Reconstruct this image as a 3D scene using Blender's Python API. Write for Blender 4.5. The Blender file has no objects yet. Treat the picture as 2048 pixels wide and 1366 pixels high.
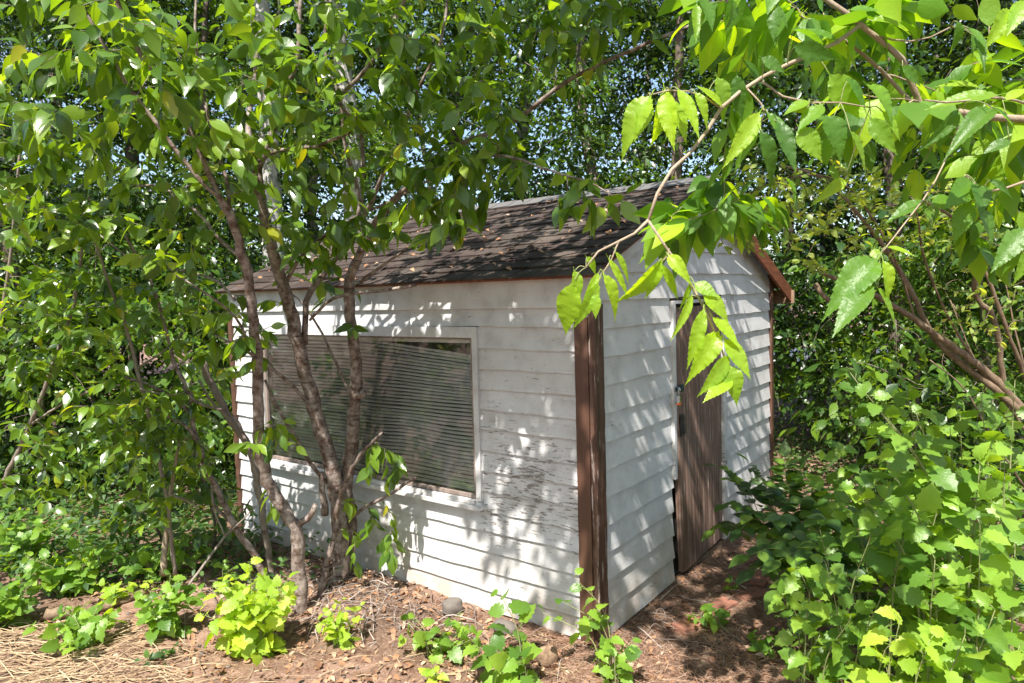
import bpy, math, random
import numpy as np
from mathutils import Vector, Matrix
R = math.radians
sc = bpy.context.scene
COL = sc.collection

# ------------------------------------------------------------------ camera
H = 1.70
FPX = 1400.0
cam_d = bpy.data.cameras.new("camera"); cam = bpy.data.objects.new("camera", cam_d); COL.objects.link(cam)
sc.camera = cam
cam_d.sensor_width = 36.0; cam_d.lens = FPX/2048*36.0; cam_d.clip_end = 400; cam_d.clip_start = 0.02
CAMM = Matrix.Translation((0, 0, H)) @ Matrix.Rotation(R(90-3.8), 4, 'X') @ Matrix.Rotation(R(-1.0), 4, 'Z')
cam.matrix_world = CAMM
CR = np.array(CAMM.to_3x3())
def P(px, py, d):
    """pixel of the 2048-wide photograph at horizontal distance d -> world point"""
    v = CR @ np.array([(px-1024)/FPX, -(py-683)/FPX, -1.0])
    k = d/v[1]
    return np.array([0, 0, H]) + v*k
def project(p):
    q = CR.T @ (np.array(p)-np.array([0, 0, H]))
    return (1024+FPX*q[0]/-q[2], 683-FPX*q[1]/-q[2])

# ------------------------------------------------------------------ light
SUND = Vector((.215, .651, -1.0)).normalized()          # the way the sunlight travels
w = bpy.data.worlds.new("World"); sc.world = w; w.use_nodes = True
nt = w.node_tree; nt.nodes.clear()
sky = nt.nodes.new('ShaderNodeTexSky'); sky.sky_type = 'NISHITA'; sky.sun_disc = False
elev = math.asin(-SUND.z); az = math.atan2(-SUND.x, -SUND.y)
sky.sun_elevation = elev; sky.sun_rotation = az; sky.air_density = 1.0; sky.dust_density = 1.5
bg = nt.nodes.new('ShaderNodeBackground'); bg.inputs[1].default_value = 0.12
wo = nt.nodes.new('ShaderNodeOutputWorld')
nt.links.new(sky.outputs[0], bg.inputs[0]); nt.links.new(bg.outputs[0], wo.inputs[0])
sun_d = bpy.data.lights.new("sun", 'SUN'); sun_d.energy = 4.8; sun_d.angle = R(0.53); sun_d.color = (1, .95, .87)
sun = bpy.data.objects.new("sun", sun_d); COL.objects.link(sun)
sun.rotation_euler = SUND.to_track_quat('-Z', 'Y').to_euler()
sc.view_settings.view_transform = 'Standard'; sc.view_settings.look = 'None'
sc.view_settings.exposure = 1.22; sc.view_settings.gamma = 1
sc.render.engine = 'CYCLES'
sc.cycles.max_bounces = 7; sc.cycles.transparent_max_bounces = 8
sc.cycles.sample_clamp_indirect = 6
try: sc.cycles.use_denoising = True
except Exception: pass

# ------------------------------------------------------------------ mesh helpers
class MB:
    def __init__(s): s.v = []; s.li = []; s.ls = []; s.c = []; s.n = 0; s.nl = 0
    def add(s, v, faces, c=None):
        v = np.asarray(v, float).reshape(-1, 3)
        s.v.append(v)
        s.c.append(np.full(len(v), .5 if c is None else c) if np.ndim(c) == 0 else np.asarray(c))
        li = []; ls = []; k = s.nl
        for f in faces:
            ls.append(k); li.extend(f); k += len(f)
        s.li.append(np.array(li, int)+s.n); s.ls.append(np.array(ls, int))
        s.n += len(v); s.nl = k
    def raw(s, v, li, ls, c):
        s.v.append(v); s.c.append(c); s.li.append(li+s.n); s.ls.append(ls+s.nl)
        s.n += len(v); s.nl += len(li)
    def box(s, x0, x1, y0, y1, z0, z1, c=None):
        v = [(x, y, z) for x in (x0, x1) for y in (y0, y1) for z in (z0, z1)]
        s.add(v, [(0, 1, 3, 2), (4, 6, 7, 5), (0, 4, 5, 1), (2, 3, 7, 6), (0, 2, 6, 4), (1, 5, 7, 3)], c)
    def build(s, name, mat, parent=None, smooth=False, bevel=0):
        me = bpy.data.meshes.new(name)
        if s.n:
            v = np.concatenate(s.v); li = np.concatenate(s.li); ls = np.concatenate(s.ls); c = np.concatenate(s.c)
            me.vertices.add(len(v)); me.vertices.foreach_set('co', v.astype(np.float32).ravel())
            me.loops.add(len(li)); me.loops.foreach_set('vertex_index', li.astype(np.int32))
            me.polygons.add(len(ls)); me.polygons.foreach_set('loop_start', ls.astype(np.int32))
            a = me.attributes.new('var', 'FLOAT', 'POINT'); a.data.foreach_set('value', c.astype(np.float32))
            me.update(calc_edges=True); me.validate()
            me.polygons.foreach_set('use_smooth', np.full(len(ls), bool(smooth)))
        me.materials.append(mat)
        o = bpy.data.objects.new(name, me); COL.objects.link(o)
        if parent is not None: o.parent = parent
        if bevel:
            b = o.modifiers.new('bevel', 'BEVEL'); b.width = bevel; b.segments = 2; b.limit_method = 'ANGLE'
        return o
def tag(o, label=None, cat=None, group=None, kind=None):
    if label: o['label'] = label
    if cat: o['category'] = cat
    if group: o['group'] = group
    if kind: o['kind'] = kind
    return o
def empty(name, loc=(0, 0, 0), rz=0):
    o = bpy.data.objects.new(name, None); COL.objects.link(o); o.location = loc; o.rotation_euler = (0, 0, rz)
    o.empty_display_size = .1
    return o
def copy_tree(o, parent=None):
    c = o.copy(); COL.objects.link(c)
    if parent is not None: c.parent = parent
    for ch in list(o.children): copy_tree(ch, c)
    return c
def nrm(a): return a/np.maximum(np.linalg.norm(a, axis=-1, keepdims=True), 1e-9)
UP = np.array([0, 0, 1.0])

def spline(pts, n):
    """Catmull-Rom through rows of any width"""
    p = np.asarray(pts, float)
    if len(p) == 2: 
        t = np.linspace(0, 1, n)[:, None]; return p[0]*(1-t)+p[1]*t
    q = np.vstack([2*p[0]-p[1], p, 2*p[-1]-p[-2]])
    seg = np.linalg.norm(np.diff(p[:, :3], axis=0), axis=1); cum = np.r_[0, np.cumsum(seg)]
    out = []
    for s in np.linspace(0, cum[-1], n):
        i = min(max(np.searchsorted(cum, s, side='right')-1, 0), len(p)-2)
        t = (s-cum[i])/max(seg[i], 1e-9)
        a, b, c, d = q[i], q[i+1], q[i+2], q[i+3]
        out.append(.5*((2*b)+(-a+c)*t+(2*a-5*b+4*c-d)*t*t+(-a+3*b-3*c+d)*t**3))
    return np.array(out)
def tube(mb, path, rad, sides=8, c=.5, lump=0, rng=None):
    path = np.asarray(path, float); n = len(path)
    rad = np.full(n, rad) if np.ndim(rad) == 0 else np.asarray(rad, float)
    t = nrm(np.gradient(path, axis=0))
    a = np.array([1.0, 0, 0]) if abs(t[0][0]) < .8 else np.array([0, 1.0, 0])
    u = nrm(a-t[0]*np.dot(a, t[0])); vs = []
    ang = np.linspace(0, 2*np.pi, sides, endpoint=False)
    for i in range(n):
        u = nrm(u-t[i]*np.dot(u, t[i])); v = np.cross(t[i], u)
        rr = rad[i]*np.ones(sides)
        if lump and rng is not None: rr = rr*(1+lump*rng.normal(size=sides))
        vs.append(path[i]+(np.cos(ang)*rr)[:, None]*u+(np.sin(ang)*rr)[:, None]*v)
    vs = np.concatenate(vs)
    fs = []
    for i in range(n-1):
        for k in range(sides):
            k2 = (k+1) % sides
            fs.append((i*sides+k, i*sides+k2, (i+1)*sides+k2, (i+1)*sides+k))
    fs.append(tuple(range(sides))[::-1]); fs.append(tuple((n-1)*sides+k for k in range(sides)))
    mb.add(vs, fs, c)

# ------------------------------------------------------------------ leaves
def leaf_tpl(rows, fold=.18, bend=.15, cols=1, ripple=0, petiole=0):
    """rows: (x on the midrib, x on the outline, half width). Leaf of unit length along +X, face up +Z"""
    v = []; f = []; n = len(rows); m = 2*cols+1
    for i, (xm, xo, wd) in enumerate(rows):
        for j in range(-cols, cols+1):
            a = abs(j)/cols; x = xm+(xo-xm)*a; y = math.copysign(wd*a, j) if j else 0
            z = fold*abs(y)*(1-.5*a) - bend*x*x + (ripple*math.sin(i*2.1+j)*a)
            v.append((x, y, z))
    for i in range(n-1):
        for j in range(m-1):
            a = i*m+j; f.append((a, a+1, a+m+1, a+m))
    if petiole:
        k = len(v); pw = .012
        v += [(-petiole, -pw, .02), (-petiole, pw, .02), (.02, pw, 0), (.02, -pw, 0)]
        f.append((k, k+3, k+2, k+1))
    v = np.array(v, float)
    li = np.concatenate([np.array(q) for q in f]); ls = np.cumsum([0]+[len(q) for q in f[:-1]])
    return v, li, ls
def prof(n, wmax, peak=.42, tip=.0, serr=0):
    rows = []
    for i in range(n+1):
        x = i/n
        if x < peak: wd = math.sin(x/peak*math.pi/2)**.8
        else: wd = math.cos((x-peak)/(1-peak)*math.pi/2)**(1.0+tip)
        s = (serr*(1 if i % 2 else -1)) if 0 < i < n else 0
        rows.append((x, x+ (.0 if not serr else (.02 if i % 2 else -.02)), max(wmax*wd*(1+s), .004)))
    return rows
LEAF_FINE = leaf_tpl(prof(26, .30, .33, .35, .03), .30, .16, 2, .006, .12)      # large toothed leaf
LEAF_FINE2 = leaf_tpl(prof(26, .34, .30, .45, .03), .5, .42, 2, .008, .12)
LEAF_OV = leaf_tpl(prof(6, .25, .42, .25), .35, .18, 1, .0, .12)
LEAF_OV2 = leaf_tpl(prof(6, .27, .45, .15), .6, .45, 1, .0, .12)
LEAF_LOW = leaf_tpl(prof(3, .24, .4, 0), .35, .2, 1)
LEAF_DIA = leaf_tpl([(0, 0, .02), (.45, .45, .27), (1, 1, .01)], .3, .2, 1)
LOBE = [(0, 0, .01), (.03, -.06, .17), (.12, .02, .33), (.2, .16, .30), (.3, .22, .47), (.42, .38, .37), (.52, .50, .43),
        (.62, .62, .29), (.72, .76, .30), (.84, .84, .15), (1, 1, .01)]
LEAF_LOBE = leaf_tpl(LOBE, .25, .22, 2, .015, .35)
LEAF_LOBE2 = leaf_tpl([(a, b, c*.9) for a, b, c in LOBE], .55, .45, 2, .02, .35)
def frames(D, N):
    D = nrm(D); N = nrm(N-D*np.sum(N*D, axis=1, keepdims=True)); B = np.cross(N, D)
    return np.stack([D, B, N], axis=2)
def put_leaves(mb, tpl, pos, D, N, scale, rng, wid=None, tone=None):
    v, li, ls = tpl; n = len(pos)
    if n == 0: return
    M = frames(D, N); sv = np.asarray(scale)[:, None]
    loc = np.tile(v[None], (n, 1, 1))
    if wid is not None: loc[:, :, 1] *= np.asarray(wid)[:, None]
    loc = loc*sv[:, :, None]
    W = np.einsum('nij,nkj->nki', M, loc)+np.asarray(pos)[:, None, :]
    k = len(v); L = len(li)
    LI = (li[None]+(np.arange(n)*k)[:, None]).ravel(); LS = (ls[None]+(np.arange(n)*L)[:, None]).ravel()
    mb.raw(W.reshape(-1, 3), LI, LS, np.repeat(rng.random(n) if tone is None else np.full(n, tone), k))
def leaves_on(mb, path, rng, tpls, size, n, start=.2, droop=.5, spread=.9, jit=.35, sv=.25, flat=.5):
    """alternate leaves along a twig"""
    if n <= 0: return
    path = np.asarray(path); m = len(path)
    ts = np.linspace(start, 1, n)
    idx = ts*(m-1); i0 = np.minimum(idx.astype(int), m-2); fr = (idx-i0)[:, None]
    pos = path[i0]*(1-fr)+path[i0+1]*fr
    T = nrm(path[i0+1]-path[i0])
    side = nrm(np.cross(T, UP)+1e-6)
    sgn = np.where(np.arange(n) % 2, 1., -1.)[:, None]
    D = T*.55+side*sgn*spread+rng.normal(size=(n, 3))*jit-UP*droop
    D[-1] = T[-1]*1.2-UP*droop*.5
    D = nrm(D)
    N = UP*flat*2+rng.normal(size=(n, 3))*.45+side*sgn*.3
    sz = size*(1+sv*(rng.random(n)*2-1.2))*np.where(ts > .85, .8, 1)
    which = rng.integers(0, len(tpls), n)
    for q, t in enumerate(tpls):
        s = which == q
        put_leaves(mb, t, pos[s], D[s], N[s], sz[s], rng)

class Skel:
    """branch system: traced limbs plus branches grown towards points"""
    def __init__(s, seed): s.rng = np.random.default_rng(seed); s.limbs = []; s.nodes = np.zeros((0, 3)); s.rad = np.zeros(0); s.tan = np.zeros((0, 3)); s.twigs = []
    def reg(s, path, rad):
        s.nodes = np.vstack([s.nodes, path]); s.rad = np.r_[s.rad, rad]; s.tan = np.vstack([s.tan, nrm(np.gradient(path, axis=0))])
    def limb(s, pts, n=None, wob=.003, sides=8, name='branch'):
        """pts rows x,y,z,r"""
        p = np.asarray(pts, float); L = np.sum(np.linalg.norm(np.diff(p[:, :3], axis=0), axis=1))
        n = n or max(5, int(L/.05)); q = spline(p, n)
        path = q[:, :3].copy(); path[1:-1] += s.rng.normal(size=(n-2, 3))*np.minimum(wob, q[1:-1, 3:4]*.18)
        rad = np.maximum(q[:, 3], .0012)*(1+s.rng.normal(size=n)*.012)
        s.limbs.append((path, rad, sides, name)); s.reg(path, rad)
        return path
    def grow(s, pts, rmax=.012, k=7, sag=.06, wander=.03, maxlen=9, rtip=.0012, minz=None):
        pts = np.asarray(pts); rng = s.rng
        d0 = np.array([np.min(np.linalg.norm(s.nodes-p, axis=1)) for p in pts])
        for i in np.argsort(d0):
            p = pts[i]; dd = p-s.nodes
            dist = np.linalg.norm(dd, axis=1)
            cost = dist*(1-.35*np.sum(nrm(dd)*s.tan, axis=1))
            j = int(np.argmin(cost)); L = dist[j]
            if L < .04 or L > maxlen: continue
            a = s.nodes[j]; t = s.tan[j]; r0 = min(s.rad[j]*.62, rmax, .002+L*.012)
            n = max(5, int(k*min(1, L/.3)+3)); u = np.linspace(0, 1, n)[:, None]
            c1 = a+(t*.6+nrm(dd[j])*.6)*L*.35
            path = a*(1-u)**2+2*c1*u*(1-u)+p*u*u
            path += np.sin(u*np.pi)*rng.normal(size=3)*wander*L*2
            path[1:-1] += rng.normal(size=(n-2, 3))*.006*min(1, L*2)
            path[:, 2] -= sag*L*(u[:, 0]**2)*.5
            rad = r0*(1-u[:, 0])+rtip*u[:, 0]
            s.twigs.append((path, rad, L)); s.reg(path[2:], rad[2:])
    def wood(s, name, mat, parent, sides=8, twig_sides=4, min_r=0):
        """limbs: each a part of its own when named, the rest together"""
        for nm in sorted(set(l[3] for l in s.limbs)):
            for path, rad, sd, n_ in s.limbs:
                if n_ != nm: continue
                m = MB(); tube(m, path, rad, sd, s.rng.random(), .05, s.rng); m.build(nm, mat, parent, True)
        m = MB()
        for path, rad, L in s.twigs:
            if rad[0] >= min_r: tube(m, path, rad, twig_sides, s.rng.random())
        if m.n: m.build(name, mat, parent, True)
    def leafy(s, name, mat, parent, tpls, size, per_m, start=.3, maxn=16, **kw):
        m = MB()
        for path, rad, L in s.twigs:
            n = int(min(maxn, max(3, L*per_m)))
            leaves_on(m, path, s.rng, tpls, size, n, start, **kw)
        return m.build(name, mat, parent, True)
def blob(rng, c, r, n, shell=0):
    d = nrm(rng.normal(size=(n, 3))); u = rng.random(n)**(1/3.)
    if shell: u = shell+(1-shell)*u
    return np.asarray(c)+d*u[:, None]*np.asarray(r)

# ------------------------------------------------------------------ materials
def newmat(name):
    m = bpy.data.materials.new(name); m.use_nodes = True; m.node_tree.nodes.clear(); return m, m.node_tree
class NB:
    def __init__(s, nt): s.nt = nt
    def n(s, t, **kw):
        o = s.nt.nodes.new('ShaderNode'+t)
        for k, v in kw.items(): setattr(o, k, v)
        return o
    def l(s, a, b): s.nt.links.new(a, b)
    def set(s, sock, v):
        if hasattr(v, 'is_output') or isinstance(v, bpy.types.NodeSocket): s.l(v, sock)
        else:
            if sock.type == 'RGBA' and len(v) == 3: v = (*v, 1)
            sock.default_value = v
    def coord(s, sc_=(1, 1, 1), rot=(0, 0, 0), out='Object'):
        t = s.n('TexCoord'); m = s.n('Mapping'); m.inputs['Scale'].default_value = sc_; m.inputs['Rotation'].default_value = rot
        s.l(t.outputs[out], m.inputs[0]); return m.outputs[0]
    def noise(s, vec, scale, detail=4, rough=.55, dist=0):
        t = s.n('TexNoise'); s.l(vec, t.inputs['Vector']); t.inputs['Scale'].default_value = scale
        t.inputs['Detail'].default_value = detail; t.inputs['Roughness'].default_value = rough; t.inputs['Distortion'].default_value = dist
        return t.outputs['Fac']
    def ramp(s, f, stops):
        r = s.n('ValToRGB'); s.set(r.inputs[0], f); e = r.color_ramp.elements
        while len(e) < len(stops): e.new(.5)
        for q, (p, c) in zip(e, stops):
            q.position = p; q.color = (*c, 1) if len(c) == 3 else c
        return r.outputs[0]
    def step(s, f, a, b):
        r = s.n('MapRange'); s.set(r.inputs[0], f); r.inputs[1].default_value = a; r.inputs[2].default_value = b; return r.outputs[0]
    def mix(s, f, a, b, blend='MIX'):
        m = s.n('Mix', data_type='RGBA', blend_type=blend); s.set(m.inputs[0], f); s.set(m.inputs[6], a); s.set(m.inputs[7], b); return m.outputs[2]
    def math(s, op, a, b=0.0):
        m = s.n('Math', operation=op); s.set(m.inputs[0], a); s.set(m.inputs[1], b); return m.outputs[0]
    def bump(s, h, st=.3, dist=.01, prev=None):
        b = s.n('Bump'); s.l(h, b.inputs['Height']); b.inputs['Strength'].default_value = st; b.inputs['Distance'].default_value = dist
        if prev is not None: s.l(prev, b.inputs['Normal'])
        return b.outputs[0]
    def attr(s, name='var'):
        a = s.n('Attribute'); a.attribute_name = name; return a.outputs['Fac']
    def out(s, sh):
        o = s.n('OutputMaterial'); s.l(sh, o.inputs[0])
    def pbr(s, col, rough=.7, normal=None, spec=.4, metal=0):
        p = s.n('BsdfPrincipled'); s.set(p.inputs['Base Color'], col); s.set(p.inputs['Roughness'], rough)
        p.inputs['Specular IOR Level'].default_value = spec; p.inputs['Metallic'].default_value = metal
        if normal is not None: s.l(normal, p.inputs['Normal'])
        return p.outputs[0]

def leaf_mat(name, dark, mid, light, trans=.45, rough=.42, yellow=None, spec=.5, bumpy=False):
    m, nt = newmat(name); b = NB(nt)
    v = b.attr()
    col = b.ramp(v, [(0, dark), (.5, mid), (.96, light), (1, yellow or light)])
    co = b.coord()
    nz = b.noise(co, 9 if bumpy else 3, 3)
    col = b.mix(b.step(nz, .3, .75), col, b.mix(1, col, (.78, .86, .7), 'MULTIPLY'))
    nrm_ = None
    if bumpy: nrm_ = b.bump(b.noise(co, 130, 2), .35, .004)
    else: nrm_ = b.bump(b.noise(co, 60, 2), .25, .004)
    p = b.pbr(col, rough, nrm_, spec)
    t = b.n('BsdfTranslucent'); tc = b.mix(1, col, (2.6, 2.2, .35), 'MULTIPLY'); b.l(tc, t.inputs[0])
    mx = b.n('MixShader'); mx.inputs[0].default_value = trans; b.l(p, mx.inputs[1]); b.l(t.outputs[0], mx.inputs[2])
    b.out(mx.outputs[0]); return m
def bark_mat(name, c1, c2, c3, band=0, rough=.75):
    m, nt = newmat(name); b = NB(nt)
    co = b.coord(); cz = b.coord((6, 6, 45 if band else 9))
    n1 = b.noise(co, 22, 7, .7); n2 = b.noise(cz, 1.5, 4)
    col = b.mix(b.step(n1, .40, .64), c1, c2); col = b.mix(b.step(n2, .60, .70), col, c3)
    v = b.attr(); col = b.mix(b.math('MULTIPLY', v, .4), col, b.mix(1, col, (.6, .55, .5), 'MULTIPLY'))
    nm = b.bump(n2, .35, .002, b.bump(b.noise(co, 90, 5, .7), .8, .004))
    b.out(b.pbr(col, rough, nm, .35)); return m

M = {}
M['leaf_cherry'] = leaf_mat('cherry_leaf', (.05, .11, .018), (.12, .22, .027), (.22, .34, .035), .45, .27, (.34, .32, .03), .85)
M['leaf_mulberry'] = leaf_mat('broad_leaf', (.07, .16, .03), (.13, .27, .035), (.34, .50, .03), .5, .42, (.34, .50, .03), bumpy=True)
M['leaf_poplar'] = leaf_mat('poplar_leaf', (.08, .17, .03), (.16, .29, .04), (.27, .42, .06), .42, .38, bumpy=True)
M['leaf_lime'] = leaf_mat('young_leaf', (.24, .38, .04), (.32, .46, .05), (.42, .55, .07), .45, .5, bumpy=True)
M['leaf_small'] = leaf_mat('small_leaf', (.14, .22, .05), (.26, .34, .09), (.42, .50, .16), .45, .4, (.45, .36, .08))
M['leaf_shrub'] = leaf_mat('shrub_leaf', (.035, .085, .02), (.08, .155, .028), (.16, .26, .035), .4, .32, None, .7)
M['leaf_dark'] = leaf_mat('forest_leaf', (.012, .032, .01), (.028, .068, .015), (.08, .155, .025), .35, .32, None, .7)
M['leaf_mid'] = leaf_mat('woodland_leaf', (.03, .075, .018), (.075, .155, .025), (.16, .27, .03), .4, .32, None, .7)
M['leaf_cover'] = leaf_mat('ground_leaf', (.035, .085, .025), (.06, .13, .03), (.10, .19, .04), .35, .5)
M['bark_cherry'] = bark_mat('cherry_bark', (.10, .06, .045), (.40, .34, .31), (.05, .028, .02), 1, .6)
M['bark_grey'] = bark_mat('grey_bark', (.21, .17, .14), (.30, .26, .22), (.10, .075, .06), 0)
M['bark_pale'] = bark_mat('pale_bark', (.50, .48, .46), (.36, .34, .33), (.12, .11, .10), 1, .7)
M['bark_dark'] = bark_mat('dark_bark', (.13, .095, .075), (.19, .15, .12), (.06, .045, .035), 0)
M['twig_pale'] = bark_mat('pale_twig', (.36, .29, .21), (.28, .21, .15), (.20, .15, .10), 0)
M['twig_tan'] = bark_mat('tan_twig', (.15, .10, .065), (.26, .19, .125), (.08, .05, .035), 0)
M['stem_green'] = bark_mat('green_stem', (.22, .26, .10), (.28, .28, .14), (.2, .14, .08), 0, .6)

def paint_mat(name, zone):
    """old white paint on wood; zone: (y0,y1,z0,z1) in the wall's own space where it has flaked most"""
    m, nt = newmat(name); b = NB(nt)
    co = b.coord(); ax = 'Y' if zone[4] == 'y' else 'X'
    st = b.coord((20, 7, 48) if ax == 'Y' else (7, 20, 48))
    sx = b.n('SeparateXYZ'); t = b.n('TexCoord'); b.l(t.outputs['Object'], sx.inputs[0])
    u = sx.outputs['Y' if ax == 'Y' else 'X']; z = sx.outputs['Z']
    mu = b.math('MULTIPLY', b.step(u, zone[1]+.25, zone[1]-.1), b.step(u, zone[0]-.2, zone[0]+.05))
    mz = b.math('MULTIPLY', b.step(z, zone[3]+.3, zone[3]-.1), b.step(z, zone[2]-.2, zone[2]+.05))
    big = b.noise(co, 2.6, 3, .6)
    msk = b.math('ADD', b.math('MULTIPLY', b.math('MULTIPLY', mu, mz), .15), b.math('MULTIPLY', b.math('SUBTRACT', big, .5), .35))
    fl = b.noise(st, 2.1, 7, .72, .3); fl = b.math('ADD', fl, msk)
    peel = b.step(fl, .665, .69)
    fine = b.noise(b.coord((60, 9, 220) if ax == 'Y' else (9, 60, 220)), 1.5, 5, .7)
    wood = b.ramp(fine, [(.3, (.10, .09, .085)), (.55, (.25, .22, .20)), (.75, (.40, .37, .34))])
    dirt = b.noise(co, 7, 5, .6)
    white = b.ramp(dirt, [(.28, (.40, .39, .385)), (.5, (.55, .55, .56)), (.8, (.65, .655, .67))])
    v = b.attr(); white = b.mix(b.math('MULTIPLY', v, .35), white, (.50, .475, .44))
    # grime low on the boards and little nail heads / specks
    vor = b.n('TexVoronoi'); b.l(co, vor.inputs['Vector']); vor.inputs['Scale'].default_value = 15
    speck = b.step(vor.outputs['Distance'], .09, .05)
    white = b.mix(b.math('MULTIPLY', speck, .6), white, (.25, .2, .16))
    low = b.math('MULTIPLY', b.step(z, .38, .04), b.step(b.noise(co, 5, 5, .7), .42, .62))
    white = b.mix(b.math('MULTIPLY', low, .75), white, (.42, .33, .27))
    crack = b.step(b.noise(b.coord((40, 3, 150) if ax == 'Y' else (3, 40, 150)), 1.2, 4, .6), .66, .70)
    white = b.mix(b.math('MULTIPLY', crack, .5), white, (.30, .27, .24))
    col = b.mix(peel, white, wood)
    nm = b.bump(b.math('SUBTRACT', 1.0, peel), .5, .0015, b.bump(fine, .35, .002, b.bump(dirt, .2, .003)))
    b.out(b.pbr(col, b.step(peel, -1, 1.4), nm, .3)); return m
def wood_mat(name, c1, c2, c3, sc_=(30, 30, 1.6), rough=.6, worn=None, bst=.6):
    m, nt = newmat(name); b = NB(nt)
    g = b.noise(b.coord(sc_), 1.6, 6, .65, .4); f = b.noise(b.coord((sc_[0]*4, sc_[1]*4, sc_[2]*3)), 2, 4, .7)
    col = b.ramp(g, [(.32, c1), (.52, c2), (.7, c3)])
    col = b.mix(b.math('MULTIPLY', b.step(f, .5, .72), .5), col, c1)
    if worn:
        wn = b.step(b.noise(b.coord((sc_[0]*.6, sc_[1]*.6, sc_[2]*1.5)), 2.2, 6, .7), .58, .64)
        col = b.mix(wn, col, worn)
    b.out(b.pbr(col, rough, b.bump(g, bst, .004, b.bump(f, bst, .002)), .35)); return m
def flat_mat(name, c, rough=.5, metal=0, var=.15, scale=12):
    m, nt = newmat(name); b = NB(nt); co = b.coord()
    n_ = b.noise(co, scale, 5, .6); col = b.mix(n_, tuple(x*(1-var) for x in c), tuple(min(1, x*(1+var)) for x in c))
    b.out(b.pbr(col, rough, b.bump(n_, .15, .002), .4, metal)); return m

M['paint_window'] = paint_mat('flaking_white_paint', (-.1, .62, .5, .95, 'y'))
M['paint_gable'] = paint_mat('white_paint', (-3, -2, .35, .42, 'x'))
M['trim'] = paint_mat('white_trim_paint', (-.1, 3, .5, .62, 'y'))
M['brown_post'] = wood_mat('brown_painted_wood', (.03, .017, .012), (.085, .042, .03), (.15, .09, .068), (34, 34, 1.3), .45, (.42, .34, .3))
M['brown_smooth'] = wood_mat('smooth_brown_paint', (.08, .04, .027), (.10, .05, .034), (.12, .063, .044), (18, 18, 1.5), .42, None, .15)
M['door'] = wood_mat('weathered_brown_panel', (.075, .045, .034), (.17, .105, .08), (.30, .21, .17), (46, 46, .9), .7, (.36, .28, .235))
M['redwood'] = wood_mat('reddish_board', (.09, .03, .016), (.17, .055, .028), (.26, .095, .05), (4, 30, 30), .6)
M['oldwood'] = wood_mat('raw_board_end', (.12, .07, .045), (.26, .17, .11), (.38, .27, .18), (20, 20, 20), .8)
M['winframe'] = wood_mat('taupe_window_frame', (.16, .12, .1), (.24, .19, .165), (.32, .27, .24), (20, 20, 3), .6, None, .2)
M['blind'] = flat_mat('blind_slat', (.86, .82, .76), .45)
M['string'] = flat_mat('blind_cord', (.6, .58, .54), .6)
M['dark'] = flat_mat('painted_gap_shade', (.03, .027, .025), .9)  # near-black colour that paints the shade behind the door
M['inner'] = wood_mat('bare_stud_wall', (.1, .07, .05), (.16, .12, .09), (.22, .17, .13), (8, 8, 2), .8)
M['steel'] = flat_mat('dull_steel', (.42, .42, .42), .38, .9)
M['hasp'] = flat_mat('dark_teal_metal', (.05, .09, .10), .4, .7)
M['chrome'] = flat_mat('chrome', (.72, .76, .8), .18, 1)
M['orange'] = flat_mat('orange_plastic', (.75, .14, .03), .4)
M['darkmetal'] = flat_mat('dark_latch_metal', (.08, .08, .085), .4, .8)
M['concrete'] = flat_mat('old_concrete', (.14, .12, .105), .9, 0, .3, 8)
M['brick'] = flat_mat('red_brick', (.27, .12, .08), .85, 0, .3, 14)
M['drip'] = flat_mat('grey_ridge_strip', (.12, .115, .115), .7, 0)

m, nt = newmat('window_glass'); b = NB(nt)
g = b.n('BsdfGlossy'); g.inputs['Roughness'].default_value = .015; g.inputs[0].default_value = (.95, .97, 1, 1)
tr = b.n('BsdfTransparent'); tr.inputs[0].default_value = (.94, .95, .93, 1)
fr = b.n('Fresnel'); fr.inputs[0].default_value = 1.52
wv = b.noise(b.coord((1, 1, 1)), 2.2, 1); nb_ = b.bump(wv, .25, .01); b.l(nb_, g.inputs['Normal'])
dust = b.n('BsdfDiffuse'); dust.inputs[0].default_value = (.5, .46, .4, 1)
mx = b.n('MixShader'); b.l(b.math('MULTIPLY', fr.outputs[0], 1.7), mx.inputs[0]); b.l(tr.outputs[0], mx.inputs[1]); b.l(g.outputs[0], mx.inputs[2])
m2 = b.n('MixShader'); b.l(b.math('MULTIPLY', b.step(b.noise(b.coord((3, 3, 3)), 3, 6, .7), .45, .8), .16), m2.inputs[0]); b.l(mx.outputs[0], m2.inputs[1]); b.l(dust.outputs[0], m2.inputs[2])
b.out(m2.outputs[0]); M['glass'] = m

m, nt = newmat('asphalt_shingle'); b = NB(nt); co = b.coord(); v = b.attr()
g1 = b.noise(co, 260, 2, .7); g2 = b.noise(co, 3, 5, .65)
col = b.ramp(v, [(0, (.038, .027, .023)), (.5, (.068, .049, .042)), (1, (.11, .082, .072))])
col = b.mix(b.step(g1, .4, .7), b.mix(1, col, (.55, .5, .5), 'MULTIPLY'), col)
col = b.mix(b.math('MULTIPLY', b.step(g2, .45, .75), .5), col, (.17, .145, .12))
b.out(b.pbr(col, .9, b.bump(g1, .8, .003), .3)); M['shingle'] = m

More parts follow.
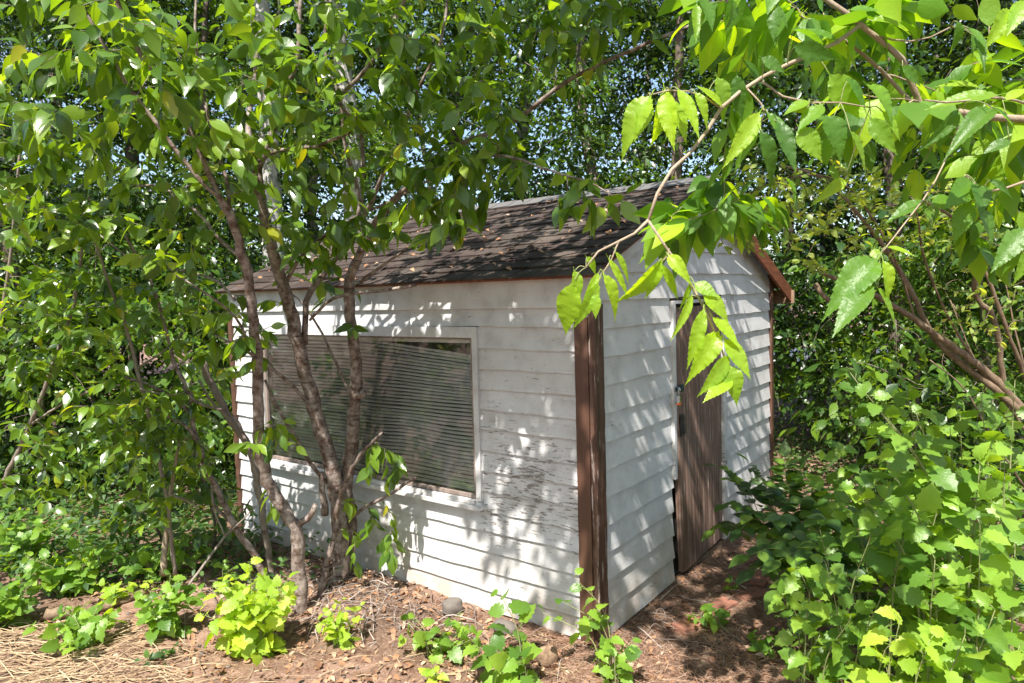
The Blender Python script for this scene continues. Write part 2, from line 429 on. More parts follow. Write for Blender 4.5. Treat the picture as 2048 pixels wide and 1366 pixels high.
m, nt = newmat('red_dirt'); b = NB(nt); co = b.coord()
n1 = b.noise(co, .9, 6, .6); n2 = b.noise(co, 9, 8, .7); n3 = b.noise(co, 70, 4, .7)
col = b.ramp(n1, [(.32, (.085, .06, .042)), (.5, (.21, .13, .092)), (.72, (.38, .25, .185))])
col = b.mix(b.step(n2, .42, .62), col, b.mix(1, col, (.5, .42, .38), 'MULTIPLY'))
col = b.mix(b.math('MULTIPLY', b.step(n3, .5, .7), .5), col, (.48, .36, .28))
b.out(b.pbr(col, .95, b.bump(n2, .7, .02, b.bump(n3, .6, .006)), .2)); M['dirt'] = m
m, nt = newmat('pale_gravel'); b = NB(nt); co = b.coord()
b.out(b.pbr(b.ramp(b.noise(co, 30, 6, .7), [(.3, (.35, .33, .31)), (.7, (.55, .53, .5))]), .95, None, .2)); M['gravel'] = m
def litter_mat(name, cols):
    m, nt = newmat(name); b = NB(nt); n_ = len(cols)
    col = b.ramp(b.attr(), [(i/(n_-1), c) for i, c in enumerate(cols)])
    t = b.n('BsdfTranslucent'); b.l(col, t.inputs[0]); mx = b.n('MixShader'); mx.inputs[0].default_value = .12
    b.l(b.pbr(col, .75, None, .25), mx.inputs[1]); b.l(t.outputs[0], mx.inputs[2]); b.out(mx.outputs[0]); return m
M['straw'] = litter_mat('dry_straw', [(.16, .10, .06), (.27, .18, .11), (.38, .28, .17), (.50, .40, .25)])
M['needles'] = litter_mat('pine_needles', [(.13, .065, .04), (.24, .13, .08), (.36, .22, .15), (.46, .33, .24)])
M['deadleaf'] = litter_mat('dead_leaf', [(.16, .08, .045), (.28, .15, .08), (.38, .22, .13), (.5, .37, .26)])
M['twiglit'] = litter_mat('dead_twig', [(.12, .09, .075), (.24, .19, .16), (.36, .3, .26), (.45, .4, .36)])

# ------------------------------------------------------------------ ground
def gz(x, y):
    """height of the soil"""
    x = np.asarray(x, float); y = np.asarray(y, float)
    return (.022*np.sin(2.1*x+.6)*np.sin(1.7*y+1.1)+.012*np.sin(6.3*x+1.9*y)+.008*np.sin(13*x-9*y+.4)-.02
            + .05*np.exp(-(((x+.55)/.5)**2+((y-4.0)/.35)**2)) + .03*np.exp(-(((x+1.9)/.9)**2+((y-4.3)/.7)**2)))
g = MB(); xs = np.unique(np.r_[np.linspace(-60, -7, 18), np.linspace(-7, 7, 240), np.linspace(7, 60, 18)])
ys = np.unique(np.r_[np.linspace(-30, 1, 20), np.linspace(1, 9, 150), np.linspace(9, 90, 26)])
X, Y = np.meshgrid(xs, ys); Z = gz(X, Y); rg = np.random.default_rng(3)
near = (np.abs(X) < 6) & (Y > 1.5) & (Y < 9); Z = Z+near*rg.normal(size=Z.shape)*.004
a = np.arange(len(ys)-1)[:, None]*len(xs)+np.arange(len(xs)-1)[None]; a = a.ravel()
F = np.stack([a, a+1, a+len(xs)+1, a+len(xs)], 1)
g.raw(np.stack([X.ravel(), Y.ravel(), Z.ravel()], 1), F.ravel(), np.arange(len(F))*4, np.full(X.size, .5))
tag(g.build('ground', M['dirt'], None, True), 'reddish bare dirt ground around the shed', None, None, 'structure')
g = MB(); n = 30; us = np.linspace(-6, 30, n)
vv = np.concatenate([[(u, 15.5+.3*math.sin(u*.4), .10), (u, 19+.4*math.sin(u*.3), .10)] for u in us])
g.add(vv, [(2*i, 2*i+2, 2*i+3, 2*i+1) for i in range(n-1)])
tag(g.build('gravel_road', M['gravel']), 'pale gravel road seen through the woods behind', None, None, 'structure')

# ------------------------------------------------------------------ the shed
A = P(1190, 1000, 3.3); SX, SY = float(A[0]), 3.3
shed = empty('garden_shed')
tag(shed, 'small white clapboard shed with brown shingled roof and corner post', 'shed')
shed.matrix_world = Matrix.Translation((SX, SY, -.01)) @ Matrix.Rotation(R(-.6), 4, 'Y') @ Matrix.Rotation(R(53.0), 4, 'Z')
SM = np.array(shed.matrix_world)
def S(x, y, z): return (SM @ np.array([x, y, z, 1]))[:3]
def SP(x, y, z): return project(S(x, y, z))
WL, WG, EAVE, RISE = 3.0, 2.74, 1.80, .562           # window wall, gable wall, eave height, rise of the roof
rs = np.random.default_rng(11)
def wallfn(kind):
    if kind == 'win': return lambda u, z, o: (-o, u, z)
    return lambda u, z, o: (u, -o, z)
def boards(mb, kind, length, rows, holes, gable=False, seed=1):
    W = wallfn(kind); rr = np.random.default_rng(seed)
    for z0, z1 in rows:
        segs = [(0, length)]
        for (a, b_, c, d) in holes:
            if z0+.01 < d and z1-.005 > c:
                ns = []
                for s0, s1 in segs:
                    if a > s0: ns.append((s0, min(a, s1)))
                    if b_ < s1: ns.append((max(b_, s0), s1))
                    if s1 <= a or s0 >= b_: pass
                segs = [q for q in ns if q[1]-q[0] > .02]
        ph = rr.random(4)*7; proud = .017+rr.random()*.004; tl = rr.normal()*.002
        for s0, s1 in segs:
            n_ = max(2, int((s1-s0)/.035)); V = []
            for i in range(n_+1):
                f = i/n_; cl = []
                for zz in (z0, z0, z0+(z1-z0)*.5, z1+.014):
                    a0, a1 = s0, s1
                    if gable and zz > EAVE:
                        e = (zz-EAVE)/RISE*length/2; a0 = max(a0, e); a1 = min(a1, length-e)
                        if a1 < a0: a0 = a1 = length/2
                    cl.append(a0+(a1-a0)*f)
                u = cl[0]
                wv = .0025*math.sin(u*5+ph[0])+.0015*math.sin(u*17+ph[1])+rr.normal()*.0007+tl*(u-length/2)
                V += [W(cl[0], z0+wv, .002), W(cl[1], z0+wv, proud+.001*math.sin(u*9+ph[2])), W(cl[2], z0+wv+(z1-z0)*.5, proud*.56), W(cl[3], z1+.014, .004)]
            fs = []
            for i in range(n_):
                for k in range(3):
                    a = i*4+k; fs.append((a, a+1, a+5, a+4))
            fs += [(0, 1, 2, 3), tuple(n_*4+k for k in (3, 2, 1, 0))]
            mb.add(V, fs, rr.random())
WIN = (.675, 2.66, .59, 1.55)                        # window opening incl. trim
DOOR = (.88, 1.70, -.1, 1.66)
rows = []; z = .0156
while z < 1.50: rows.append((z, z+.1096)); z += .1096
rows.append((1.551, 1.648))
mb = MB(); boards(mb, 'win', WL, rows, [WIN], seed=5)
mb.build('window_wall', M['paint_window'], shed)
rows = []; z = .02
while z < EAVE+RISE-.03: rows.append((z, z+.138)); z += .138
mb = MB(); boards(mb, 'gab', WG, rows, [DOOR], True, seed=6)
mb.build('gable_wall', M['paint_gable'], shed)
# the two walls away from us, and the dark lining behind the siding
mb = MB(); mb.box(WG-.02, WG, 0, WL, .01, EAVE-.01); mb.build('rear_side_wall', M['paint_gable'], shed)
mb = MB(); mb.box(.02, WG-.025, WL-.02, WL, .01, EAVE-.01)
mb.add([(0, WL-.01, EAVE), (WG, WL-.01, EAVE), (WG/2, WL-.01, EAVE+RISE-.03)], [(0, 1, 2)]); mb.build('far_gable_wall', M['paint_gable'], shed)
mb = MB()
mb.box(.006, .03, .01, WIN[0]+.03, 0, EAVE-.02); mb.box(.006, .03, WIN[1]-.03, WL-.02, 0, EAVE-.02)
mb.box(.006, .03, WIN[0]+.03, WIN[1]-.03, 0, WIN[2]+.03); mb.box(.006, .03, WIN[0]+.03, WIN[1]-.03, WIN[3]-.03, EAVE-.02)
mb.box(.031, DOOR[0]-.0, .006, .03, 0, EAVE-.02); mb.box(DOOR[1], WG-.03, .006, .03, 0, EAVE-.02); mb.box(DOOR[0], DOOR[1], .006, .03, DOOR[3], EAVE-.02)
mb.add([(.03, .01, EAVE-.02), (WG-.03, .01, EAVE-.02), (WG/2, .01, EAVE+RISE-.05)], [(0, 1, 2)])
mb.box(.03, WG-.03, .03, WL-.03, -.02, .02)
mb.build('inner_lining', M['inner'], shed)
# frieze and trims on the window wall
mb = MB(); mb.box(-.026, 0, -.018, WL+.02, 1.646, EAVE-.006, .1); mb.build('frieze_board', M['trim'], shed, bevel=.002)
mb = MB(); mb.box(-.036, -.0, -.03, WL+.02, EAVE-.004, EAVE+.018, .2); mb.build('eave_moulding', M['trim'], shed, bevel=.003)
# corner posts
def plank(x0, x1, y0, y1, z0, z1, name, mat, ragged=.0, nz=40, seed=0):
    rr = np.random.default_rng(seed); mb = MB(); V = []
    for i in range(nz+1):
        z_ = z0+(z1-z0)*i/nz; j = rr.normal(size=4)*ragged*(1.6 if z_ < .7 else .7)
        V += [(x0+j[0], y0+j[1], z_), (x1, y0+j[1], z_), (x1, y1+j[3], z_), (x0+j[0], y1+j[2], z_)]
    fs = [(0, 1, 2, 3), tuple(nz*4+k for k in (3, 2, 1, 0))]
    for i in range(nz):
        for k in range(4): a = i*4+k; a2 = i*4+(k+1) % 4; fs.append((a, a2, a2+4, a+4))
    mb.add(V, fs, rr.random()); return mb.build(name, mat, shed)
plank(-.036, -.004, -.006, .066, -.09, 1.60, 'corner_post', M['brown_smooth'], .0004, seed=1)
plank(-.030, .050, -.044, -.009, -.10, 1.66, 'corner_post', M['brown_post'], .0011, seed=2)
plank(WG-.03, WG+.012, -.03, .0, .0, EAVE-.06, 'corner_post', M['brown_smooth'], .001, seed=3)
plank(-.03, .0, WL-.01, WL+.03, .0, 1.63, 'corner_post', M['brown_smooth'], .001, seed=4)
# roof: two slopes of shingles
OV_E, OV_B, OV_G = .085, .27, .07                   # overhang at our eave, at the far eave, at the gables
sl = RISE/(WG/2)
mb = MB()
def slope(mb, side):
    rr = np.random.default_rng(20+side)
    half = WG/2; over = OV_E if side == 0 else OV_B
    run = half+over; nrow = 12 if side == 0 else 13
    def pt(d, y, h):                                # d: horizontal distance out from the ridge
        x = half-d if side == 0 else half+d
        nn = 1/math.sqrt(1+sl*sl)
        zz = EAVE+RISE+.03-sl*d+h*nn
        return (x+(-1 if side == 0 else 1)*h*nn*sl, y, zz)
    # deck
    q = [pt(0, -OV_G, -.012), pt(run, -OV_G, -.012), pt(run, WL+OV_G, -.012), pt(0, WL+OV_G, -.012),
         pt(0, -OV_G, -.001), pt(run, -OV_G, -.001), pt(run, WL+OV_G, -.001), pt(0, WL+OV_G, -.001)]
    deck.add(q, [(0, 3, 2, 1), (4, 5, 6, 7), (0, 1, 5, 4), (1, 2, 6, 5), (2, 3, 7, 6), (3, 0, 4, 7)])
    e = run/nrow
    for r in range(nrow):
        d0, d1 = r*e-.02, (r+1)*e+.012; y = -OV_G-.012-(r % 2)*.075
        while y < WL+OV_G:
            wd = .15+rr.normal()*.012; ya, yb = max(y, -OV_G-.012), min(y+wd-.004, WL+OV_G+.012); y += wd
            if yb-ya < .02: continue
            k = rr.normal()*.003; k2 = rr.normal()*.003; h0 = .003; h1 = .010+abs(rr.normal())*.003
            c = np.clip(rr.normal()*.22+.45, 0, 1)
            v = [pt(d0, ya, h0), pt(d0, yb, h0), pt(d1+k2, yb, h1), pt(d1+k, ya, h1), pt(d1+k, ya, h1-.008), pt(d1+k2, yb, h1-.008), pt(d0, ya, h0-.003), pt(d0, yb, h0-.003)]
            mb.add(v, [(0, 1, 2, 3), (3, 2, 5, 4), (0, 3, 4, 6), (1, 7, 5, 2)], c)
deck = MB(); slope(mb, 0); slope(mb, 1)
roof = mb.build('roof', M['shingle'], shed)
deck.build('roof_deck', M['redwood'], roof)
mb = MB(); y = -OV_G-.015
zr = EAVE+RISE+.045
while y < WL+OV_G:
    for s_ in (-1, 1):
        mb.add([(WG/2, y, zr+.008), (WG/2, y+.16, zr+.004), (WG/2+s_*.13, y+.16, zr-.13*sl+.002), (WG/2+s_*.13, y, zr-.13*sl+.006),
                (WG/2, y, zr), (WG/2+s_*.13, y, zr-.13*sl-.002)], [(0, 1, 2, 3), (0, 3, 5, 4)], rs.random())
    y += .15
mb.build('ridge_cap', M['drip'], roof)
# rakes: white board on our slope, reddish on the far slope
def rake(side, y0, y1, w_, name, mat, over):
    half = WG/2; mb = MB(); V = []
    for d in (0.0, half+over):
        x = half-d if side == 0 else half+d
        zt = EAVE+RISE+.014-sl*d
        for yy in (y0, y1): V += [(x, yy, zt), (x, yy, zt-w_)]
    mb.add(V, [(0, 1, 5, 4), (2, 6, 7, 3), (0, 4, 6, 2), (1, 3, 7, 5), (0, 2, 3, 1), (4, 5, 7, 6)]); return mb.build(name, mat, shed, bevel=.002)
rake(0, -.036, -.018, .075, 'rake_board', M['trim'], .0)
rake(1, -OV_G-.03, -OV_G-.012, .115, 'rake_board', M['redwood'], OV_B+.01)
rake(0, WL+.02, WL+.04, .09, 'rake_board', M['trim'], .0)
mb = MB(); zt = EAVE+RISE-sl*(WG/2+OV_B)
mb.box(WG+OV_B-.02, WG+OV_B+.012, -OV_G-.05, WL+OV_G, zt-.105, zt-.0); mb.build('fascia_board', M['oldwood'], shed, bevel=.003)
mb = MB()
for yy in np.linspace(0.02, WL-.06, 6):
    mb = MB(); mb.box(WG, WG+OV_B-.03, yy, yy+.04, zt-.05, zt+.0); mb.build('rafter_tail', M['redwood'], shed)

# window
w0, w1, z0, z1 = WIN; T = .055
fr_ = MB()
def mitre(mb, o0, o1, i0, i1, dep0, dep1, parts='tlrb'):
    """flat picture-frame of four mitred boards on the window wall; outer/inner rectangles"""
    (a, b_, c, d), (e, f_, g_, h) = (o0, o1, i0[0], i0[1]), (0, 0, 0, 0)
def quadboard(mb, pts, d0, d1, c=.3):
    v = [(-d0, u, z) for u, z in pts]+[(-d1, u, z) for u, z in pts]
    mb.add(v, [(0, 1, 2, 3), (7, 6, 5, 4)]+[(i, (i+1) % 4, (i+1) % 4+4, i+4) for i in range(4)], c)
quadboard(fr_, [(w0, z1), (w1, z1), (w1-T, z1-T), (w0+T*.6, z1-T)], .0, .032, .1)
quadboard(fr_, [(w0, z0-.02), (w0, z1-.001), (w0+T*.6-.001, z1-T-.001), (w0+T*.6, z0-.0)], .0, .031, .3)
quadboard(fr_, [(w1, z0), (w1-T*.6, z0), (w1-T*.6, z1-T), (w1, z1-.001)], .0, .031, .9)
win = fr_.build('window', M['trim'], shed, bevel=.0015)
sash = MB(); a0, a1, b0, b1 = w0+T*.6, w1-T*.6, z0+.03, z1-T
sw = .022
sash.box(-.020, .03, a0, a0+sw, b0, b1); sash.box(-.020, .03, a1-sw, a1, b0, b1)
sash.box(-.019, .03, a0+sw, a1-sw, b0, b0+sw); sash.box(-.019, .03, a0+sw, a1-sw, b1-.012, b1)
sash.build('sash', M['winframe'], win, bevel=.002)
si = MB(); si.box(-.062, .0, w0-.03, w1+.03, z0-.022, z0+.004, .95); si.box(-.046, -.021, w0+.04, w1-.04, z0+.005, z0+.030, .9); si.build('sill', M['paint_window'], win, bevel=.003)
gl = MB(); gl.add([(-.004, a0+sw, b0+sw), (-.004, a1-sw, b0+sw), (-.004, a1-sw, b1-.012), (-.004, a0+sw, b1-.012)], [(3, 2, 1, 0)]); gl.build('pane', M['glass'], win)
# venetian blind inside: slats sag, and the top ones have come down at our end
bl = MB(); nsl = 38; zt_, zb_ = b1-.035, b0+.03; rb = np.random.default_rng(9)
y0_, y1_ = a0+.03, a1-.03
strs = [y0_+.04, y0_+.48, y0_+.95, y0_+1.42, y1_-.05]
for k in range(nsl):
    f = k/(nsl-1); zc = zt_+(zb_-zt_)*f; V = []; n_ = 34
    jit = rb.normal()*.0006; til = .52+rb.normal()*.03
    for i in range(n_+1):
        y = y0_+(y1_-y0_)*i/n_; q = (y-y0_)/(y1_-y0_)
        drop = .075*max(0, 1-q/.50)**1.25*max(0, 1-f*2.4)
        if f > .5: drop = -.018*math.exp(-((q-.30)/.12)**2)*math.sin((f-.5)*6.3)
        zz = zc-drop+jit+.0010*math.sin(q*22+k*.1)+.0006*math.sin(q*9+k)
        for s_ in (-1, 0, 1):
            V.append((.034+s_*.011*math.cos(til), y, zz+s_*.011*math.sin(til)+(.0018 if s_ == 0 else 0)))
    bl.add(V, [(i*3+j, i*3+j+1, i*3+j+4, i*3+j+3) for i in range(n_) for j in (0, 1)], rb.random())
blind = bl.build('blind', M['blind'], win, True)
bh = MB(); bh.box(.012, .05, y0_-.01, y1_+.01, b1-.034, b1-.012); bh.build('head_rail', M['blind'], blind)
for y in strs:
    st = MB(); tube(st, [(.020, y, zt_), (.0195, y+.004, (zt_+zb_)/2), (.020, y, zb_)], .0011, 4); st.build('cord', M['string'], blind)

# door
dr = MB(); d0, d1 = DOOR[0]+.036, DOOR[1]-.03; nu = 40; nzz = 24
V = []
for i in range(nu+1):
    for k in range(nzz+1):
        u = i/nu; zf = k/nzz
        x = d0+(d1-d0)*u+(0.040*(1-zf)**1.5*(1-u)); gro = .004 if i % 5 == 0 else 0
        V.append((x, -.014-.03*(1-zf)*(1-u)+gro, .05+(1.615-.05)*zf))
nf = len(V); V += [(x, y+.03, z_) for x, y, z_ in V]
fs = []; k1 = nzz+1
for i in range(nu):
    for k in range(nzz):
        a = i*k1+k; fs += [(a, a+k1, a+k1+1, a+1), (nf+a, nf+a+1, nf+a+k1+1, nf+a+k1)]
for k in range(nzz): fs += [(k, k+1, nf+k+1, nf+k), (nu*k1+k, nf+nu*k1+k, nf+nu*k1+k+1, nu*k1+k+1)]
for i in range(nu): fs += [(i*k1, nf+i*k1, nf+(i+1)*k1, (i+1)*k1), (i*k1+nzz, (i+1)*k1+nzz, nf+(i+1)*k1+nzz, nf+i*k1+nzz)]
dr.add(V, fs, .4); door = dr.build('door', M['door'], shed)
hd = MB(); hx = d0+.03; hd.box(hx, hx+.045, -.040, -.030, .86, .99); hd.box(hx+.006, hx+.036, -.052, -.038, .955, .975); hd.box(hx+.012, hx+.03, -.058, -.038, .88, .93)
hd.build('door_latch', M['darkmetal'], door, bevel=.002)
dj = MB(); dj.box(DOOR[0]-.004, DOOR[0]+.030, -.031, .0, .62, 1.655); dj.build('door_jamb', M['trim'], shed, bevel=.002)
dj = MB(); dj.box(DOOR[0]+.0, DOOR[1]+.0, -.026, .0, 1.636, 1.655); dj.build('door_head', M['trim'], shed, bevel=.002)
dj = MB(); dj.box(DOOR[1]-.028, DOOR[1]+.022, -.030, .0, .03, 1.64); dj.build('door_jamb', M['trim'], shed, bevel=.002)
dk = MB(); dk.box(DOOR[0], DOOR[1], .032, .05, 0, DOOR[3]); dk.build('door_gap_shade', M['dark'], shed)  # near-black sheet standing in for the shade seen through the door gap
hp = MB(); hp.box(DOOR[0]-.012, DOOR[0]+.085, -.046, -.042, 1.135, 1.163); hp.box(DOOR[0]+.05, DOOR[0]+.085, -.052, -.040, 1.128, 1.17); hp.build('hasp', M['hasp'], shed, bevel=.001)
st = MB(); tube(st, spline([(DOOR[0]-.004, -.042, 1.160), (DOOR[0]-.004, -.062, 1.158), (DOOR[0]-.004, -.066, 1.148), (DOOR[0]-.004, -.062, 1.138), (DOOR[0]-.004, -.042, 1.136)], 10), .003, 6); st.build('staple', M['chrome'], shed, True)
sk = MB(); sk.box(.01, WG-.02, -.004, .01, -.10, .018); sk.box(-.004, .01, .01, WL, -.10, .013); sk.build('foundation_board', M['oldwood'], shed)

pl = empty('padlock'); tag(pl, 'small padlock with orange bottom band hanging from the door hasp', 'padlock')
pl.matrix_world = shed.matrix_world @ Matrix.Translation((DOOR[0]-.004, -.058, 1.085)) @ Matrix.Rotation(R(8), 4, 'Z')
q = MB(); q.box(-.017, .017, -.008, .008, -.012, .030); q.build('body', M['chrome'], pl, bevel=.003)
q = MB(); q.box(-.0185, .0185, -.0095, .0095, -.024, -.011); q.build('band', M['orange'], pl, bevel=.003)
q = MB(); tube(q, spline([(-.011, 0, .028), (-.011, 0, .056), (-.007, 0, .066), (0, 0, .069), (.007, 0, .066), (.011, 0, .056), (.011, 0, .028)], 16), .0032, 8); q.build('shackle', M['steel'], pl, True)

# ------------------------------------------------------------------ helpers for plants
def L(pts, w):
    """traced limb: rows (px, py, depth); w: widths in photo pixels at first and last point"""
    n = len(pts); out = []
    for i, (x, y, d) in enumerate(pts):
        f = i/(n-1); ww = w[0]*(1-f)+w[1]*f
        out.append(np.r_[P(x, y, d), ww/2/FPX*d])
    return np.array(out)
def PE(rng, px, py, d, rx, ry, rd, n, shell=0):
    """points in an ellipsoid given in the photograph's pixels and metres of depth"""
    c = P(px, py, d); return blob(rng, c, (rx/FPX*d, rd, ry/FPX*d), n, shell)
def root_at(name, p, label, cat, group=None):
    o = empty(name, (0, 0, 0)); tag(o, label, cat, group); return o
def ground_pt(x, y): return np.array([x, y, float(gz(x, y))])

# ------------------------------------------------------------------ the many-stemmed tree in front of the window
T = Skel(101)
cb = lambda p, w_, **k: T.limb(L(p, (w_[0]*.72, w_[1]*.78)), **k)
# left stem
cb([(603, 1235, 3.75), (597, 1110, 3.74), (590, 1055, 3.72), (545, 985, 3.68), (520, 905, 3.6), (517, 800, 3.5), (512, 680, 3.4), (498, 570, 3.3), (478, 480, 3.2), (458, 420, 3.12)], (40, 22), name='stem', sides=10)
cb([(458, 420, 3.12), (440, 395, 3.1), (390, 350, 3.05), (320, 255, 3.0), (262, 180, 2.95), (220, 110, 2.9), (170, 20, 2.85), (120, -90, 2.8)], (15, 7))
cb([(458, 430, 3.12), (428, 370, 3.1), (380, 260, 3.02), (345, 205, 3.0), (300, 140, 2.9), (245, 35, 2.8), (228, -30, 2.75), (200, -160, 2.6)], (18, 11))
cb([(462, 430, 3.13), (452, 360, 3.2), (425, 265, 3.25), (405, 180, 3.3), (390, 60, 3.35), (400, -60, 3.4)], (12, 6))
cb([(490, 520, 3.24), (440, 480, 3.3), (400, 430, 3.35), (355, 392, 3.4), (310, 372, 3.4), (255, 375, 3.4), (215, 395, 3.4), (190, 430, 3.4)], (11, 3))
cb([(470, 600, 3.35), (430, 560, 3.5), (360, 540, 3.6), (280, 530, 3.6), (200, 470, 3.6)], (9, 3))
# middle stem
cb([(678, 1175, 4.12), (682, 1120, 4.12), (680, 1060, 4.12), (668, 960, 4.1), (648, 880, 4.06), (622, 790, 4.0), (598, 700, 3.9), (582, 620, 3.82), (563, 560, 3.76), (543, 490, 3.7), (528, 430, 3.65), (513, 372, 3.6)], (50, 25), name='stem', sides=12)
cb([(513, 372, 3.6), (498, 300, 3.6), (500, 220, 3.65), (515, 120, 3.7), (505, 20, 3.7), (490, -120, 3.7)], (20, 9))
cb([(530, 440, 3.65), (520, 340, 3.6), (535, 290, 3.55), (558, 235, 3.5), (578, 165, 3.45), (596, 105, 3.4), (600, 20, 3.4), (620, -90, 3.4)], (20, 10))
cb([(505, 390, 3.6), (510, 335, 3.5), (540, 308, 3.4), (575, 297, 3.3), (612, 296, 3.2), (652, 285, 3.1), (700, 265, 3.0)], (11, 8))
cb([(575, 560, 3.78), (600, 515, 3.75), (650, 470, 3.7), (720, 430, 3.6), (790, 398, 3.5), (860, 360, 3.4)], (11, 5))
# right stem
cb([(690, 1150, 4.2), (700, 1050, 4.2), (692, 975, 4.18), (702, 900, 4.12), (710, 800, 4.04), (712, 730, 4.0), (700, 640, 3.92), (698, 560, 3.85)], (42, 27), name='stem', sides=12)
cb([(698, 565, 3.85), (718, 510, 3.8), (738, 470, 3.75), (770, 420, 3.65), (805, 385, 3.55), (850, 350, 3.45), (920, 290, 3.3), (1024, 245, 3.2), (1130, 165, 3.1), (1274, 95, 3.0), (1414, 35, 2.9), (1500, -40, 2.8)], (26, 6))
cb([(730, 480, 3.76), (728, 430, 3.7), (712, 365, 3.65), (690, 290, 3.6), (680, 200, 3.55), (650, 100, 3.5), (660, -60, 3.5)], (13, 7))
cb([(722, 440, 3.7), (745, 400, 3.6), (766, 350, 3.5), (800, 280, 3.4), (830, 190, 3.3), (880, 90, 3.2), (900, -40, 3.2)], (13, 7))
cb([(640, 560, 3.86), (690, 490, 3.84), (715, 430, 3.75), (725, 360, 3.7), (720, 260, 3.6), (680, 200, 3.5), (740, 130, 3.4), (775, 65, 3.3), (810, 0, 3.2), (830, -80, 3.1)], (14, 9))
cb([(610, 690, 3.9), (615, 600, 3.88), (645, 550, 3.86)], (18, 15))
cb([(860, 345, 3.44), (930, 320, 3.2), (1010, 312, 2.9), (1080, 335, 2.75), (1130, 350, 2.7), (1180, 365, 2.65), (1240, 402, 2.6)], (9, 3))
cb([(1134, 350, 2.7), (1136, 385, 2.7), (1132, 430, 2.68)], (4, 3))
cb([(620, 640, 3.86), (640, 618, 3.8), (665, 598, 3.75), (700, 588, 3.7), (775, 580, 3.6), (832, 570, 3.55)], (8, 9), name='broken_branch')
cb([(722, 565, 3.85), (745, 545, 3.8), (775, 525, 3.75), (812, 500, 3.7)], (11, 6), name='broken_branch')
cb([(640, 1195, 3.9), (650, 1140, 3.92), (668, 1070, 3.92), (676, 1010, 3.9), (700, 945, 3.84), (730, 900, 3.78), (765, 866, 3.7)], (20, 8))
cb([(650, 1030, 4.1), (645, 985, 4.08), (643, 945, 4.05)], (22, 15), name='broken_branch')
cb([(592, 1050, 3.72), (612, 1040, 3.7), (626, 1022, 3.68), (630, 1010, 3.67)], (20, 13), name='broken_branch')
cb([(700, 1035, 4.1), (745, 1005, 4.0), (785, 985, 3.9), (832, 955, 3.85)], (12, 6), name='broken_branch')
cb([(715, 790, 4.02), (728, 785, 3.98)], (24, 18), name='broken_branch')
cb([(700, 790, 4.03), (670, 720, 4.05), (640, 660, 4.06), (600, 600, 4.05), (560, 580, 4.0)], (8, 5))
cb([(645, 870, 4.05), (610, 800, 3.95), (560, 750, 3.8), (505, 710, 3.7), (470, 690, 3.6), (430, 670, 3.6)], (12, 6))
cb([(652, 965, 4.08), (620, 925, 4.0), (590, 870, 3.95), (555, 815, 3.9), (530, 760, 3.85)], (12, 7))
cb([(540, 980, 3.68), (500, 900, 3.75), (465, 830, 3.8), (395, 805, 3.8), (362, 772, 3.8)], (10, 5))
cb([(512, 720, 3.4), (475, 640, 3.3), (430, 600, 3.2), (370, 560, 3.1)], (9, 4))
rr = T.rng
att = np.vstack([
    PE(rr, 150, 130, 2.95, 260, 190, .5, 110), PE(rr, 420, 120, 3.0, 260, 200, .55, 112), PE(rr, 690, 130, 3.1, 240, 190, .5, 92),
    PE(rr, 880, 250, 3.1, 170, 150, .4, 66), PE(rr, 620, 480, 3.6, 90, 60, .2, 30), PE(rr, 500, 640, 3.7, 40, 90, .12, 10), PE(rr, 960, 330, 3.0, 90, 80, .3, 20), PE(rr, 870, 420, 3.05, 90, 70, .22, 40), PE(rr, 740, 440, 3.3, 80, 60, .2, 16), PE(rr, 640, 430, 3.4, 90, 60, .25, 14), PE(rr, 560, 350, 3.3, 160, 110, .4, 40),
    PE(rr, 270, 400, 3.2, 240, 160, .45, 55), PE(rr, 90, 330, 3.1, 150, 150, .4, 24), PE(rr, 1010, 90, 3.0, 160, 110, .4, 34), PE(rr, 1200, 60, 2.9, 130, 70, .3, 22),
    PE(rr, 1180, 400, 2.6, 70, 60, .08, 12),
    PE(rr, 400, -220, 3.0, 480, 220, .7, 20), PE(rr, 850, -200, 2.9, 350, 200, .7, 22)])
T.grow(att, rmax=.007, sag=.12, wander=.05, maxlen=1.5)
more = np.vstack([PE(rr, 480, 640, 3.35, 60, 90, .2, 9), PE(rr, 690, 600, 3.8, 60, 70, .2, 3), PE(rr, 520, 860, 3.55, 80, 40, .2, 7), PE(rr, 330, 880, 3.7, 110, 60, .3, 12), PE(rr, 460, 700, 3.4, 60, 60, .2, 5),
    PE(rr, 765, 930, 3.7, 30, 60, .1, 12), PE(rr, 740, 1060, 3.95, 60, 80, .12, 16), PE(rr, 790, 1110, 3.9, 30, 25, .06, 4), PE(rr, 560, 870, 3.6, 60, 40, .12, 6), PE(rr, 560, 1000, 3.8, 50, 50, .12, 4), PE(rr, 630, 540, 3.8, 60, 60, .2, 7)])
T.grow(more, rmax=.004, sag=.25, wander=.05, maxlen=1.0)
hang = L([(1100, 345, 2.72), (1190, 372, 2.65), (1236, 400, 2.6), (1145, 430, 2.68)], (2, 2))[:, :3]
T.grow(np.vstack([hang+rr.normal(size=(4, 3))*.03, PE(rr, 1130, 410, 2.7, 30, 40, .06, 4), PE(rr, 1050, 330, 2.8, 40, 20, .08, 5), PE(rr, 1225, 395, 2.6, 20, 30, .05, 3)]), rmax=.003, sag=.3)
tree = root_at('broadleaf_tree', None, 'slender many-stemmed tree with lenticelled bark growing in front of the shed window', 'tree')
T.wood('twigs', M['bark_cherry'], tree)
T.leafy('foliage', M['leaf_cherry'], tree, [LEAF_OV, LEAF_OV2, LEAF_OV], .104, 36, .2, 18, droop=.75, spread=.85, jit=.32, flat=.35)

